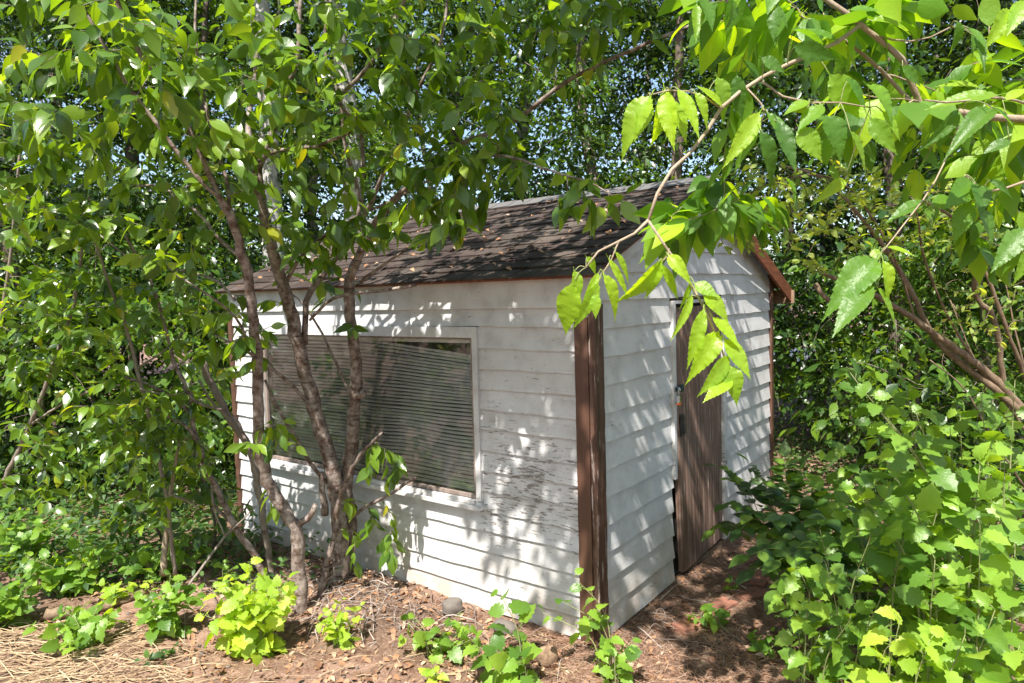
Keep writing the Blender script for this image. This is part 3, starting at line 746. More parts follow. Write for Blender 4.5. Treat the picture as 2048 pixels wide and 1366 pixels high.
# dead or half-dead poles leaning beside it
def pole_thing(name, label, cat, limbs, mat, seed, att=None, leaf=None, group=None, **kw):
    K = Skel(seed)
    for pts, w_ in limbs: K.limb(L(pts, w_), name='stem', sides=8)
    if att is not None: K.grow(att(K.rng), rmax=.004, sag=.12, wander=.06, maxlen=.9)
    r_ = root_at(name, None, label, cat, group); K.wood('twigs', mat, r_)
    if leaf: K.leafy('foliage', leaf[0], r_, leaf[1], leaf[2], leaf[3], **kw)
    return r_
pole_thing('sapling', 'leaning dark sapling with leafy twigs, left of the window tree', 'sapling',
    [([(533, 1160, 4.1), (505, 1105, 4.08), (475, 1060, 4.05), (432, 975, 4.0), (402, 905, 3.95), (386, 850, 3.9), (381, 795, 3.85), (362, 755, 3.8), (345, 715, 3.8), (330, 650, 3.75), (300, 560, 3.7), (250, 470, 3.6)], (15, 5)),
     ([(384, 830, 3.88), (340, 790, 3.85), (270, 760, 3.8), (200, 740, 3.75)], (9, 4)),
     ([(400, 900, 3.95), (380, 860, 3.85), (330, 830, 3.75), (290, 800, 3.7)], (8, 4)),
     ([(470, 1050, 4.05), (428, 1010, 4.1), (424, 960, 4.1)], (8, 3))],
    M['bark_cherry'], 31, lambda r: np.vstack([PE(r, 250, 720, 3.7, 240, 140, .45, 60), PE(r, 330, 900, 3.8, 130, 70, .35, 26), PE(r, 150, 620, 3.6, 170, 100, .4, 50), PE(r, 400, 640, 3.6, 70, 80, .3, 14)]),
    (M['leaf_cherry'], [LEAF_OV, LEAF_OV2], .078, 40), start=.2, maxn=15, droop=.45)
pole_thing('dead_tree', 'bare pale grey dead stem sawn off at top, left of the window', 'dead stem',
    [([(548, 1180, 4.3), (520, 1000, 4.25), (500, 900, 4.2), (465, 845, 4.15), (438, 795, 4.1), (415, 750, 4.08), (401, 718, 4.05)], (14, 16)), ([(498, 896, 4.2), (455, 835, 4.1), (420, 800, 4.0), (398, 760, 3.95)], (7, 4))], M['bark_grey'], 32,
    lambda r: PE(r, 450, 800, 4.0, 40, 40, .1, 5))
pole_thing('sapling', 'thin straight tan sapling with a few pale leaves over the ground cover', 'sapling',
    [([(326, 1150, 4.0), (332, 1070, 4.0), (338, 1000, 3.98), (350, 930, 3.95), (360, 880, 3.9)], (14, 5)), ([(336, 1030, 4.0), (310, 1010, 3.9), (280, 1025, 3.85)], (5, 3)), ([(340, 990, 3.98), (370, 1000, 3.9), (395, 1015, 3.85)], (5, 3))],
    M['twig_pale'], 33, lambda r: np.vstack([PE(r, 340, 1000, 3.9, 70, 60, .2, 14), PE(r, 380, 900, 3.9, 60, 40, .2, 8)]), (M['leaf_cherry'], [LEAF_OV, LEAF_OV2], .085, 26), start=.3, maxn=9, droop=.5)
pole_thing('fallen_stick', 'crooked bare stick propped on the litter left of the window tree', 'stick',
    [([(372, 1180, 3.85), (400, 1140, 3.9), (428, 1102, 3.95), (450, 1072, 4.0), (468, 1052, 4.05)], (6, 5)), ([(450, 1072, 4.0), (438, 1045, 4.0), (425, 1015, 4.0)], (4, 3)), ([(452, 1070, 4.0), (490, 1035, 4.0), (520, 1000, 4.0)], (4, 2))], M['bark_grey'], 34)
pole_thing('dead_branch', 'thin curved dead branch arching down beside the sapling at far left', 'dead branch',
    [([(190, 430, 3.5), (188, 470, 3.5), (215, 560, 3.6), (250, 650, 3.7), (290, 800, 3.8), (330, 980, 3.9), (350, 1150, 4.0)], (4, 9)), ([(270, 740, 3.76), (330, 700, 3.8), (370, 660, 3.8)], (5, 2))], M['bark_grey'], 35)

# ------------------------------------------------------------------ broad-leaved tree whose limbs hang in from the right
B = Skel(202)
bb = lambda p, w_, **k: B.limb(L(p, w_), **k)
tb = ground_pt(2.55, 1.15)
B.limb([np.r_[tb-[0, 0, .1], .085], [2.50, 1.2, 1.0, .07], [2.42, 1.22, 2.0, .058], [2.3, 1.2, 3.0, .045], [2.2, 1.15, 4.0, .03], [2.1, 1.1, 4.9, .015]], name='trunk', sides=12)
p0 = [2.40, 1.22, 2.1, .03]; hub = P(2300, 258, 1.62)
B.limb([p0, [2.1, 1.5, 2.2, .02], np.r_[hub, .013]], name='limb')
bb([(2300, 258, 1.62), (2130, 245, 1.60), (2048, 240, 1.58), (1925, 227, 1.56), (1838, 211, 1.54), (1822, 165, 1.53), (1795, 108, 1.52), (1722, 50, 1.5), (1655, 2, 1.5), (1540, -90, 1.5), (1380, -230, 1.5)], (17, 8), name='limb', wob=.002)
bb([(1722, 48, 1.5), (1672, 86, 1.5), (1600, 117, 1.5), (1530, 152, 1.49), (1472, 190, 1.48), (1437, 222, 1.47), (1396, 290, 1.45), (1342, 340, 1.43), (1312, 392, 1.42), (1297, 440, 1.41)], (8.5, 6.5), name='limb', wob=.0015)
bb([(1297, 440, 1.41), (1292, 455, 1.41), (1268, 468, 1.41), (1232, 485, 1.4), (1200, 500, 1.4), (1172, 535, 1.39)], (7, 4), name='limb', wob=.001)
bb([(1297, 442, 1.41), (1318, 478, 1.41), (1337, 503, 1.4), (1362, 537, 1.4), (1390, 575, 1.39), (1412, 625, 1.38), (1432, 668, 1.38), (1450, 715, 1.37), (1458, 740, 1.37)], (6, 4), name='limb', wob=.001)
bb([(1237, 483, 1.4), (1225, 515, 1.4), (1207, 545, 1.39)], (3.5, 3), wob=.001)
bb([(1338, 497, 1.4), (1334, 512, 1.4), (1322, 525, 1.4)], (3.5, 2.5), wob=.001)
bb([(1443, 218, 1.47), (1420, 200, 1.46), (1390, 186, 1.45), (1345, 180, 1.44), (1300, 190, 1.43)], (4, 2.5), wob=.001)
bb([(1495, 178, 1.48), (1515, 200, 1.47), (1530, 220, 1.46), (1522, 245, 1.46)], (4, 2.5), wob=.001)
bb([(1520, 160, 1.49), (1560, 190, 1.48), (1620, 205, 1.47), (1680, 205, 1.46), (1740, 215, 1.45)], (5, 2.5), wob=.001)
bb([(1600, 30, 1.6), (1680, 75, 1.62), (1740, 120, 1.64), (1790, 170, 1.66), (1830, 210, 1.6)], (6, 8), wob=.001)
bb([(1750, 70, 1.51), (1800, 82, 1.5), (1850, 78, 1.48), (1900, 55, 1.46)], (4, 3), wob=.001)
bb([(2130, 245, 1.6), (2060, 210, 1.5), (1990, 195, 1.42), (1900, 205, 1.36), (1850, 200, 1.33)], (6, 3), wob=.001)
bb([(2200, 250, 1.6), (2120, 330, 1.6), (2030, 370, 1.58), (1960, 385, 1.56), (1930, 350, 1.55)], (7, 3), wob=.001)
bb([(2200, 250, 1.6), (2190, 450, 1.5), (2120, 470, 1.42), (2070, 455, 1.4)], (6, 3), wob=.001)
bb([(1925, 227, 1.56), (1900, 300, 1.54), (1860, 380, 1.5), (1800, 460, 1.45), (1760, 510, 1.42)], (4, 2.5), wob=.001)
rng = B.rng
# every leaf that shows large: (base px, py, tip px, py, depth, width, which way it faces)
NEAR = [(1148,541,1166,605,1.39,.36),(1144,567,1128,672,1.38,.50),(1197,545,1168,605,1.38,.25),(1207,549,1252,634,1.38,.30),(1217,517,1263,596,1.39,.18),
(1230,503,1267,567,1.39,.28),(1173,514,1200,547,1.40,.4),(1197,564,1152,661,1.37,.30),(1191,588,1191,636,1.37,.5),(1323,520,1256,620,1.38,.34),(1317,526,1295,595,1.40,.42),
(1324,529,1361,602,1.38,.22),(1337,510,1381,558,1.38,.36),(1389,567,1437,590,1.37,.60),(1384,588,1350,681,1.37,.20),(1408,592,1468,632,1.36,.55),(1408,617,1377,737,1.35,.25),
(1425,634,1486,690,1.35,.46),(1437,664,1384,757,1.35,.36),(1449,678,1507,752,1.34,.46),(1457,711,1406,793,1.33,.36),(1458,731,1480,806,1.33,.50),(1463,757,1410,794,1.33,.42),(1381,564,1364,620,1.40,.25),
(1301,192,1229,293,1.43,.42),(1294,195,1278,272,1.46,.40),(1329,180,1344,292,1.44,.34),(1324,190,1324,290,1.47,.40),(1356,178,1406,266,1.43,.32),(1344,200,1380,280,1.47,.42),(1391,185,1425,245,1.44,.28),(1444,212,1400,165,1.46,.40),
(1519,225,1454,328,1.44,.30),(1516,262,1462,330,1.45,.30),(1534,225,1597,300,1.44,.30),(1554,240,1598,336,1.43,.34),(1520,262,1566,370,1.42,.28),(1660,150,1725,235,1.48,.55),(1694,158,1745,220,1.46,.50),
(1734,170,1812,225,1.44,.62),(1764,222,1808,276,1.44,.40),(1740,236,1792,306,1.43,.42),(1650,232,1704,305,1.43,.60),(1645,210,1596,252,1.44,.60),(1700,262,1744,338,1.42,.44),(1652,275,1650,330,1.45,.50),
(1618,202,1568,222,1.44,.55),(1598,255,1645,318,1.44,.60),(1584,60,1672,76,1.47,.42),(1588,92,1676,118,1.45,.46),(1524,116,1572,142,1.46,.55),(1434,155,1464,232,1.47,.44),(1474,150,1480,240,1.48,.42),
(1674,82,1612,48,1.49,.34),(1744,42,1834,40,1.48,.32),(1699,20,1762,14,1.50,.50),(1804,132,1848,170,1.50,.46),(1914,42,1919,108,1.44,.40),(1938,56,1980,92,1.44,.34),(1944,64,1950,112,1.46,.32),(1950,72,1980,116,1.45,.22),
(1404,-4,1432,50,1.46,.40),(1393,8,1396,76,1.48,.28),(1464,-4,1474,50,1.48,.45),(1555,12,1544,76,1.46,.50),(1550,8,1582,54,1.47,.30),(1985,218,1908,268,1.38,.30),(1988,216,2046,258,1.36,.34),(1995,190,1858,202,1.38,.34),
(1915,222,1868,292,1.42,.26),(2020,280,1968,302,1.42,.5),(1944,362,1902,408,1.55,.50),(1952,368,1980,412,1.54,.55),(1940,404,1908,482,1.54,.50),(1962,418,1996,484,1.53,.58),(1978,360,2030,386,1.55,.25),
(1905,398,1862,412,1.55,.5),(1850,402,1778,432,1.50,.36),(1868,414,1880,456,1.50,.42),(2052,455,1988,536,1.41,.40),(2056,498,2036,568,1.40,.40),(1752,518,1660,602,1.40,.42),(1742,566,1668,656,1.38,.36),
(1754,574,1804,650,1.38,.30),(1766,522,1795,600,1.38,.34),(1774,494,1834,506,1.42,.40),(1744,500,1760,518,1.42,.8),(1690,360,1640,395,1.5,.3),(2010,200,2060,170,1.4,.4),(1960,175,1880,160,1.5,.35),(2020,20,1990,80,1.5,.4),(2050,0,2020,60,1.5,.4),
(1480,370,1440,400,1.6,.4),(1570,355,1610,400,1.6,.3),(1500,362,1480,392,1.6,.3),(1660,330,1680,372,1.6,.3)]
fol = MB(); pet = MB()
for q, (bx, by, tx, ty, d, wd) in enumerate(NEAR):
    b0 = P(bx, by, d); dd = d+rng.normal()*.02
    t0 = P(tx, ty, dd-.015); D = t0-b0; ln = np.linalg.norm(D)*1.04
    N = np.array([rng.normal()*.55, -1.0, .55+rng.normal()*.45])
    put_leaves(fol, LEAF_FINE if q % 3 else LEAF_FINE2, b0[None], D[None], N[None], [ln], rng, [wd/.60*.90], (.72+.28*rng.random()) if (q < 33 or 83 < q < 92) else rng.random()*.75)
    j = np.argmin(np.linalg.norm(B.nodes-b0, axis=1)); nd = B.nodes[j]
    if np.linalg.norm(nd-b0) < .16: tube(pet, spline([nd, (nd+b0)/2+[0, 0, .006], b0+D*.03], 6), .0010, 5)
# the crown above the picture, which shades the shed
cn = [(1.5, 1.2, 3.5, .022), (.9, 1.3, 3.9, .015), (.2, 1.5, 4.1, .010), (-.5, 1.8, 4.2, .006)]
B.limb([[2.3, 1.2, 3.0, .035]]+[list(c) for c in cn], name='limb')
B.limb([[2.35, 1.2, 2.6, .03], [1.9, 1.8, 3.2, .02], [1.3, 2.4, 3.7, .014], [.6, 2.9, 3.9, .008], [0, 3.3, 4.05, .005]], name='limb')
B.limb([[2.2, 1.15, 3.9, .02], [1.6, .7, 4.5, .014], [.9, .6, 4.9, .009], [.2, .7, 5.1, .005]], name='limb')
crown = np.vstack([blob(rng, (-.3, 3.5, 3.95), (.95, .6, .3), 120), blob(rng, (-.45, 1.5, 4.15), (.65, .75, .4), 190), blob(rng, (.35, 1.65, 4.1), (1.15, 1.0, .42), 330), blob(rng, (.75, 2.7, 3.95), (1.1, .8, .3), 230), blob(rng, (1.9, 1.3, 4.3), (.8, .8, .9), 50), blob(rng, (.9, .8, 4.8), (.9, .5, .35), 40)])
keep = [p for p in crown if project(p)[1] < -60 or abs(project(p)[0]-1024) > 1150]
B2 = len(B.twigs); B.grow(keep, rmax=.008, sag=.1, maxlen=1.2)
small = np.vstack([PE(rng, 1960, 120, 1.7, 110, 90, .15, 12), PE(rng, 1700, 230, 1.6, 90, 60, .12, 5), PE(rng, 2000, 330, 1.7, 70, 60, .12, 7), PE(rng, 1560, 60, 1.7, 100, 60, .15, 6), PE(rng, 1750, 20, 1.6, 120, 40, .15, 6), PE(rng, 1400, 0, 1.6, 90, 40, .15, 5), PE(rng, 1350, 450, 1.9, 70, 35, .1, 6), PE(rng, 1420, 390, 2.0, 95, 50, .12, 16), PE(rng, 1500, 420, 2.2, 60, 50, .12, 7), PE(rng, 1930, 250, 2.3, 180, 150, .3, 26), PE(rng, 1750, 120, 2.4, 200, 120, .3, 22), PE(rng, 1500, 60, 2.4, 150, 90, .3, 12), PE(rng, 1980, 480, 2.3, 90, 90, .2, 10)])
B.grow(small, rmax=.003, sag=.15, maxlen=.5)
for path, rad, Ln in B.twigs: leaves_on(fol, path, rng, [LEAF_OV, LEAF_OV2], .108, int(min(15, max(5, Ln*30))), .2, droop=.7, spread=.8, flat=.5)
nt_ = root_at('broadleaf_tree', None, 'tree reaching in from the right, its large toothed leaves hanging before the shed', 'tree')
B.wood('twigs', M['twig_pale'], nt_)
fol.build('foliage', M['leaf_mulberry'], nt_, True); pet.build('leaf_stalks', M['stem_green'], nt_, True)

# ------------------------------------------------------------------ thin-twigged shrubs right of the gable
def shrub(name, label, cat, stems, seed, mat, leafm, tpls, size, per_m, atts, group=None, rmax=.005, start=.2, maxn=14, sag=.05, wander=.05, sides=8, **kw):
    K = Skel(seed)
    for pts, w_ in stems: K.limb(L(pts, (w_[0]*.56, w_[1]*.8)), name='stem', sides=sides)
    K.grow(np.vstack([PE(K.rng, *a) for a in atts]), rmax=rmax, sag=sag, wander=wander, maxlen=1.5)
    r_ = root_at(name, None, label, cat, group); K.wood('twigs', mat, r_)
    if leafm: K.leafy('foliage', leafm, r_, tpls, size, per_m, start=start, maxn=maxn, **kw)
    return r_
shrub('arching_shrub', 'tangled tan-stemmed shrub with tiny pale leaves arching over the right roof slope', 'shrub',
    [([(2260, 1180, 3.6), (2150, 960, 3.6), (2010, 780, 3.6), (1915, 700, 3.55), (1830, 640, 3.5), (1750, 590, 3.45), (1640, 545, 3.4)], (40, 10)),
     ([(2230, 1180, 3.7), (2120, 930, 3.65), (2048, 830, 3.6), (1980, 770, 3.6), (1880, 690, 3.6), (1810, 560, 3.55), (1750, 470, 3.5), (1650, 360, 3.4), (1560, 330, 3.3)], (36, 6)),
     ([(2010, 780, 3.6), (1990, 640, 3.5), (1955, 600, 3.5), (1950, 545, 3.45), (1962, 490, 3.4)], (20, 12)),
     ([(1830, 640, 3.5), (1790, 520, 3.4), (1720, 400, 3.3), (1650, 352, 3.2), (1560, 362, 3.1), (1480, 400, 3.05), (1440, 470, 3.0)], (9, 4)),
     ([(1650, 352, 3.2), (1690, 400, 3.15), (1718, 446, 3.1)], (4, 3)),
     ([(1980, 770, 3.6), (1900, 640, 3.5), (1850, 520, 3.4), (1830, 420, 3.3), (1780, 330, 3.2)], (10, 4)),
     ([(1700, 640, 3.45), (1660, 605, 3.4), (1630, 568, 3.4)], (12, 14)),
     ([(2120, 930, 3.6), (2030, 700, 3.3), (1960, 520, 3.2), (1900, 430, 3.2), (1800, 390, 3.2)], (18, 5))],
    41, M['twig_tan'], M['leaf_small'], [LEAF_OV], .044, 75,
    [(1460, 420, 2.9, 120, 45, .15, 50), (1540, 450, 3.0, 110, 70, .18, 80), (1640, 380, 3.1, 130, 60, .2, 80), (1780, 370, 3.15, 130, 60, .2, 70), (1500, 360, 3.1, 90, 50, .2, 22), (1850, 450, 3.3, 120, 90, .25, 55), (1650, 490, 3.2, 80, 60, .2, 18), (1950, 620, 3.4, 90, 110, .25, 30)],
    rmax=.0035, start=.15, maxn=18, wander=.1, flat=.4, jit=.6, droop=.1)
shrub('bare_shrub', 'leafless thicket of fine tan stems rising at the right edge', 'shrub',
    [([(2190, 1150, 3.9), (2100, 900, 3.9), (2040, 700, 3.9), (2010, 560, 3.9)], (12, 3)), ([(2160, 1150, 3.9), (2060, 880, 3.8), (1960, 740, 3.8), (1900, 600, 3.8)], (12, 3)), ([(2180, 1150, 3.9), (2080, 800, 3.8), (2060, 600, 3.7), (2040, 480, 3.7)], (10, 3)),
     ([(2170, 1150, 4.0), (2000, 900, 4.0), (1930, 780, 4.0), (1860, 720, 4.0)], (10, 3))], 42, M['twig_tan'], None, None, 0, 0,
    [(1990, 650, 3.8, 110, 130, .3, 60), (2020, 820, 3.8, 90, 100, .3, 26)], wander=.08, rmax=.003)

shrub('leafy_shrub', 'loose leafy shrub in half sun at the left edge with layered drooping sprays', 'shrub',
    [([(-60, 1120, 4.0), (0, 980, 3.9), (60, 850, 3.8), (110, 720, 3.7), (150, 600, 3.6), (170, 450, 3.5)], (22, 6)), ([(-80, 1120, 4.1), (-40, 900, 3.9), (-10, 700, 3.7), (20, 520, 3.6), (40, 300, 3.5)], (20, 6)),
     ([(60, 850, 3.8), (140, 800, 3.7), (230, 770, 3.6), (330, 790, 3.6)], (9, 4))], 43, M['bark_grey'], M['leaf_cherry'], [LEAF_OV, LEAF_OV2], .085, 34,
    [(60, 560, 3.4, 130, 60, .3, 30), (100, 960, 3.8, 130, 50, .25, 22), (240, 880, 3.8, 110, 50, .25, 18), (180, 640, 3.5, 160, 40, .3, 26), (60, 740, 3.5, 130, 50, .3, 24), (220, 790, 3.6, 150, 40, .3, 24), (80, 880, 3.6, 120, 40, .25, 16), (120, 440, 3.4, 140, 70, .3, 24), (330, 560, 3.6, 100, 70, .3, 16)], start=.2, maxn=15, droop=.5)
shrub('leafy_shrub', 'low dark-leaved shrub crowding the far lower corner of the window wall', 'shrub',
    [([(420, 1150, 4.5), (430, 1050, 4.5), (400, 940, 4.4), (360, 850, 4.3)], (14, 5)), ([(440, 1150, 4.6), (470, 1060, 4.6), (500, 1000, 4.5)], (10, 4)), ([(350, 1150, 4.5), (300, 1020, 4.4), (250, 930, 4.3)], (12, 5))],
    44, M['bark_dark'], M['leaf_shrub'], [LEAF_OV, LEAF_OV2], .09, 34,
    [(400, 1000, 4.4, 110, 80, .25, 40), (290, 960, 4.3, 120, 80, .25, 34), (350, 850, 4.3, 120, 90, .3, 40), (560, 1120, 4.5, 60, 30, .1, 8), (220, 1050, 4.3, 120, 50, .25, 22), (420, 780, 4.5, 50, 70, .2, 14)], start=.2, maxn=14, droop=.5)

# ------------------------------------------------------------------ seedlings and suckers with lobed leaves
def lobed(name, label, cat, seed, stems, size, nper, group, mat='leaf_poplar', tpl=None, grey=.25, side=0, tall=1):
    """stems: (x0,y0, x1,y1,z1, n leaves) in metres from soil point to tip"""
    rg_ = np.random.default_rng(seed); wood_ = []; r_ = root_at(name, None, label, cat, group); lf = MB()
    for (x0, y0, x1, y1, z1, n) in stems:
        n = int(n*nper); a = ground_pt(x0, y0); b_ = np.array([x1, y1, z1]); mid = (a+b_)/2+[(a[0]-b_[0])*.3, (a[1]-b_[1])*.3, (z1-a[2])*.12]+rg_.normal(size=3)*.01
        path = spline([a-[0, 0, .03], mid, b_], 16); Lh = np.linalg.norm(b_-a)
        m_ = MB(); tube(m_, path, np.linspace(.0025+.0042*Lh, .0012, 16), 6, rg_.random()); m_.build('stem', M['stem_green'], r_, True)
        for k in range(n):
            f = .12+.88*(k/(n-1)) if n > 1 else 1; i = min(int(f*15), 14); p = path[i]+(path[i+1]-path[i])*(f*15-i)
            ph = k*2.4+rg_.normal()*.4; out = np.array([math.cos(ph), math.sin(ph), .25+rg_.normal()*.25])
            T_ = nrm(path[i+1]-path[i]); out = nrm(out-T_*np.dot(out, T_)*.4+T_*(.25+.5*f))
            s_ = size*(.75+.5*rg_.random())*(1-.45*max(0, f-.7)/.3)
            pl_ = s_*.42; q_ = p+out*pl_
            tube(lf2 := MB(), [p, p+out*pl_*.5+[0, 0, .004], q_], .0011, 4); wood_.append(lf2)
            Dn = nrm(out*.8+np.array([0, 0, -.35])+rg_.normal(size=3)*.3); Nn = UP*1.0+rg_.normal(size=3)*.5+np.array([-.15, -.45, 0])
            put_leaves(lf, (LEAF_LOBE if rg_.random() < .65 else LEAF_LOBE2) if tpl is None else tpl, q_[None], Dn[None], Nn[None], [s_], rg_)
    mm = MB()
    for w__ in wood_: mm.v += w__.v; mm.c += w__.c; mm.li += [x+mm.n for x in w__.li]; mm.ls += [x+mm.nl for x in w__.ls]; mm.n += w__.n; mm.nl += w__.nl
    mm.build('leaf_stalks', M['stem_green'], r_, True)
    lf.build('foliage', M[mat], r_, True); return r_
def tipw(px, py, d): p = P(px, py, d); return p[0], p[1], p[2]
def sap(px, py, d, bx, by, n): # tip pixel and depth, soil point as pixel at ground
    t = tipw(px, py, d); return (bx, by, t[0], t[1], t[2], n)
G1 = 'lobed-leaf suckers crowding the right foreground'
RS = [("tallest lobed-leaf sucker of the right foreground, arching left with yellow-green leaves", [sap(1700, 745, 2.55, 1.75, 2.7, 17), sap(1720, 770, 2.6, 1.78, 2.75, 9)], .085),
 ("upright lobed-leaf sucker whose top leaves stand just right of the tallest one", [sap(1800, 728, 2.75, 1.72, 2.85, 17)], .08),
 ("lobed-leaf sucker with pale top leaves at the right edge, below the thick arching stems", [sap(1962, 790, 2.6, 1.85, 2.65, 17), sap(2030, 760, 2.7, 1.95, 2.7, 12)], .085),
 ("lobed-leaf sucker reaching left into the dark gap beside the compound-leaved shrub", [sap(1705, 965, 2.5, 1.6, 2.65, 14), sap(1760, 900, 2.5, 1.62, 2.6, 12)], .085),
 ("slim young sucker with small leaves standing alone before dark shade, right of the door", [sap(1742, 1070, 2.5, 1.27, 2.62, 11)], .06),
 ("slim young sucker with pale tip leaves low in the right foreground", [sap(1652, 1128, 2.45, 1.18, 2.52, 11), sap(1620, 1180, 2.5, 1.1, 2.6, 8)], .062),
 ("bushy sucker of broad green leaves in the lower right corner", [sap(1870, 1120, 2.2, 1.4, 2.3, 14), sap(1960, 1050, 2.25, 1.55, 2.3, 14), sap(2030, 1100, 2.2, 1.66, 2.3, 12)], .09),
 ("low clump of lobed suckers with sunlit leaves at the bottom edge, right of centre", [sap(1700, 1240, 2.4, 1.12, 2.5, 12), sap(1640, 1270, 2.45, 1.05, 2.5, 9), sap(1760, 1200, 2.4, 1.22, 2.5, 12)], .07),
 ("yellow-green sucker clump cut by the bottom edge, left of the corner clump", [sap(1800, 1240, 2.2, 1.2, 2.25, 13), sap(1860, 1280, 2.15, 1.28, 2.2, 12), sap(1770, 1300, 2.2, 1.15, 2.25, 10)], .075),
 ("dark green sucker clump filling the shade behind the corner clump", [sap(1890, 960, 2.6, 1.6, 2.65, 16), sap(1830, 1010, 2.6, 1.45, 2.65, 14), sap(1960, 930, 2.55, 1.7, 2.6, 16)], .09),
 ("sucker clump with silvery young leaves at the very bottom right corner", [sap(1990, 1220, 2.1, 1.42, 2.15, 13), sap(1930, 1270, 2.1, 1.35, 2.15, 12), sap(2040, 1290, 2.1, 1.5, 2.12, 10)], .075),
 ("sucker with mid green leaves leaning over the brick edge toward the door", [sap(1590, 1130, 3.0, 1.35, 3.1, 12), sap(1640, 1060, 3.0, 1.45, 3.1, 12), sap(1560, 1190, 2.9, 1.25, 3.0, 9)], .08),
 ("broad-leaved sucker in half shade above the brick edge", [sap(1690, 1010, 3.0, 1.6, 3.1, 14), sap(1750, 960, 3.0, 1.7, 3.1, 14)], .09),
 ("shaded sucker tangle just left of the tall right-edge sucker", [sap(1830, 880, 2.9, 1.75, 2.95, 16), sap(1900, 850, 2.9, 1.9, 2.95, 16)], .085),
 ("sucker thicket standing in shade past the door's right jamb", [sap(1600, 940, 3.8, 1.85, 4.0, 16), sap(1680, 900, 3.9, 2.05, 4.1, 16), sap(1640, 980, 3.6, 1.9, 3.8, 14)], .09),
 ("dim sucker thicket under the arching stems, behind the tallest sucker", [sap(1750, 850, 3.6, 2.1, 3.7, 16), sap(1830, 820, 3.6, 2.3, 3.7, 16), sap(1780, 920, 3.4, 2.0, 3.5, 14)], .09),
 ("sucker thicket at the right edge behind the sucker with large flat leaves", [sap(1920, 830, 3.2, 2.2, 3.3, 16), sap(2000, 860, 3.2, 2.35, 3.3, 16)], .09),
 ("sucker with large flat leaves at the right edge, halfway up the clump", [sap(2010, 900, 2.4, 1.75, 2.45, 15), sap(2060, 960, 2.4, 1.8, 2.4, 14)], .095)]
for k, (lab, st_, sz) in enumerate(RS): lobed('poplar_sucker', lab, 'sapling', 300+k, st_, sz*1.18, 2.3 if k < 4 else 1.45, G1, 'leaf_poplar' if k != 8 else 'leaf_lime')
G2 = 'lobed-leaf seedlings on the open dirt'
def gp(px, py):   # pixel -> soil point
    v = CR @ np.array([(px-1024)/FPX, -(py-683)/FPX, -1.0]); k = -H/v[2]; return v[0]*k, v[1]*k
def clump(px, py, hpx, wpx, n, nl, seed):
    rg_ = np.random.default_rng(seed); x, y = gp(px, py); out = []
    for k in range(n):
        a = rg_.random()*6.28; rr_ = rg_.random()**.5; hw = wpx/2/FPX*y; h = hpx/FPX*y*(.55+.5*rg_.random())
        out.append((x+math.cos(a)*hw*.3*rr_, y+math.sin(a)*hw*.3*rr_, x+math.cos(a)*hw*rr_, y+math.sin(a)*hw*rr_*.8, h*(1-.35*rr_), nl))
    return out
SD = [("bright lime-green bushy seedling clump in full sun in front of the tree's left stem", clump(500, 1290, 175, 200, 16, 9, 1), .070, 'leaf_lime'),
 ("small bright seedling clump between the window tree and the shed's lower wall", clump(682, 1280, 95, 110, 7, 7, 2), .045, 'leaf_lime'),
 ("seedling with big pointed leaves at the bottom edge, in front of the wall", [sap(1002, 1190, 3.05, .02, 3.05, 8), sap(950, 1290, 3.0, -.05, 3.0, 7), sap(985, 1320, 2.9, -.02, 2.95, 6), sap(1040, 1320, 2.9, .03, 2.95, 5)], .088, 'leaf_poplar'),
 ("arching seedling growing across the foot of the brown corner post", [sap(1150, 1155, 3.0, .42, 3.0, 7), sap(1085, 1225, 3.0, .38, 3.0, 7), sap(1120, 1200, 3.02, .4, 3.02, 6), sap(1200, 1240, 3.0, .42, 3.0, 7), sap(1260, 1285, 2.95, .43, 2.95, 7), sap(1230, 1310, 2.9, .42, 2.9, 6)], .06, 'leaf_poplar'),
 ("low trailing seedlings at the bottom, between the pointed-leaf seedling and the bright clumps", clump(880, 1300, 70, 170, 8, 5, 4), .062, 'leaf_poplar'),
 ("pale small seedling at the bottom edge left of the pointed-leaf seedling", clump(868, 1365, 40, 50, 3, 5, 5), .04, 'leaf_lime'),
 ("mid green seedling clump left of the brightest lime-green one", clump(330, 1265, 130, 150, 9, 8, 6), .065, 'leaf_poplar'),
 ("sunlit seedling clump beside the rotten log on the left", clump(150, 1190, 150, 170, 11, 9, 7), .068, 'leaf_poplar'),
 ("seedlings standing in dry grass at lower left", clump(170, 1290, 90, 220, 10, 7, 8), .062, 'leaf_poplar'),
 ("pale seedling at the left edge above the dry grass", clump(20, 1250, 120, 110, 8, 7, 9), .065, 'leaf_poplar'),
 ("seedling clump at the foot of the thin straight tan sapling", clump(330, 1165, 110, 200, 11, 8, 10), .062, 'leaf_poplar'),
 ("tiny bluish-green seedling flat on the dirt below the lime-green clump", clump(320, 1320, 18, 120, 4, 4, 11), .035, 'leaf_cover'),
 ("seedling clump in half shade at the left edge below the hanging leaves", clump(40, 1140, 150, 180, 12, 9, 12), .068, 'leaf_poplar'),
 ("seedling in shade just left of the leaning dark sapling's foot", clump(450, 1180, 60, 70, 4, 5, 13), .045, 'leaf_poplar'),
 ("small seedling on the bricks in front of the door", clump(1420, 1250, 60, 90, 4, 5, 14), .055, 'leaf_poplar'),
 ("lone small seedling at the door's lower right corner", clump(1460, 1180, 40, 50, 3, 4, 15), .04, 'leaf_poplar'),
 ("small dark seedling among the needles right of the door seedling", clump(1530, 1300, 60, 70, 4, 5, 16), .045, 'leaf_poplar'),
 ("sparse seedling row in sun along the left ground-cover edge", clump(230, 1210, 60, 130, 5, 6, 17), .045, 'leaf_lime')]
for k, (lab, st_, sz, mt) in enumerate(SD): lobed('seedling', lab, 'seedling', 400+k, st_, sz*1.15, 1.35, G2, mt)

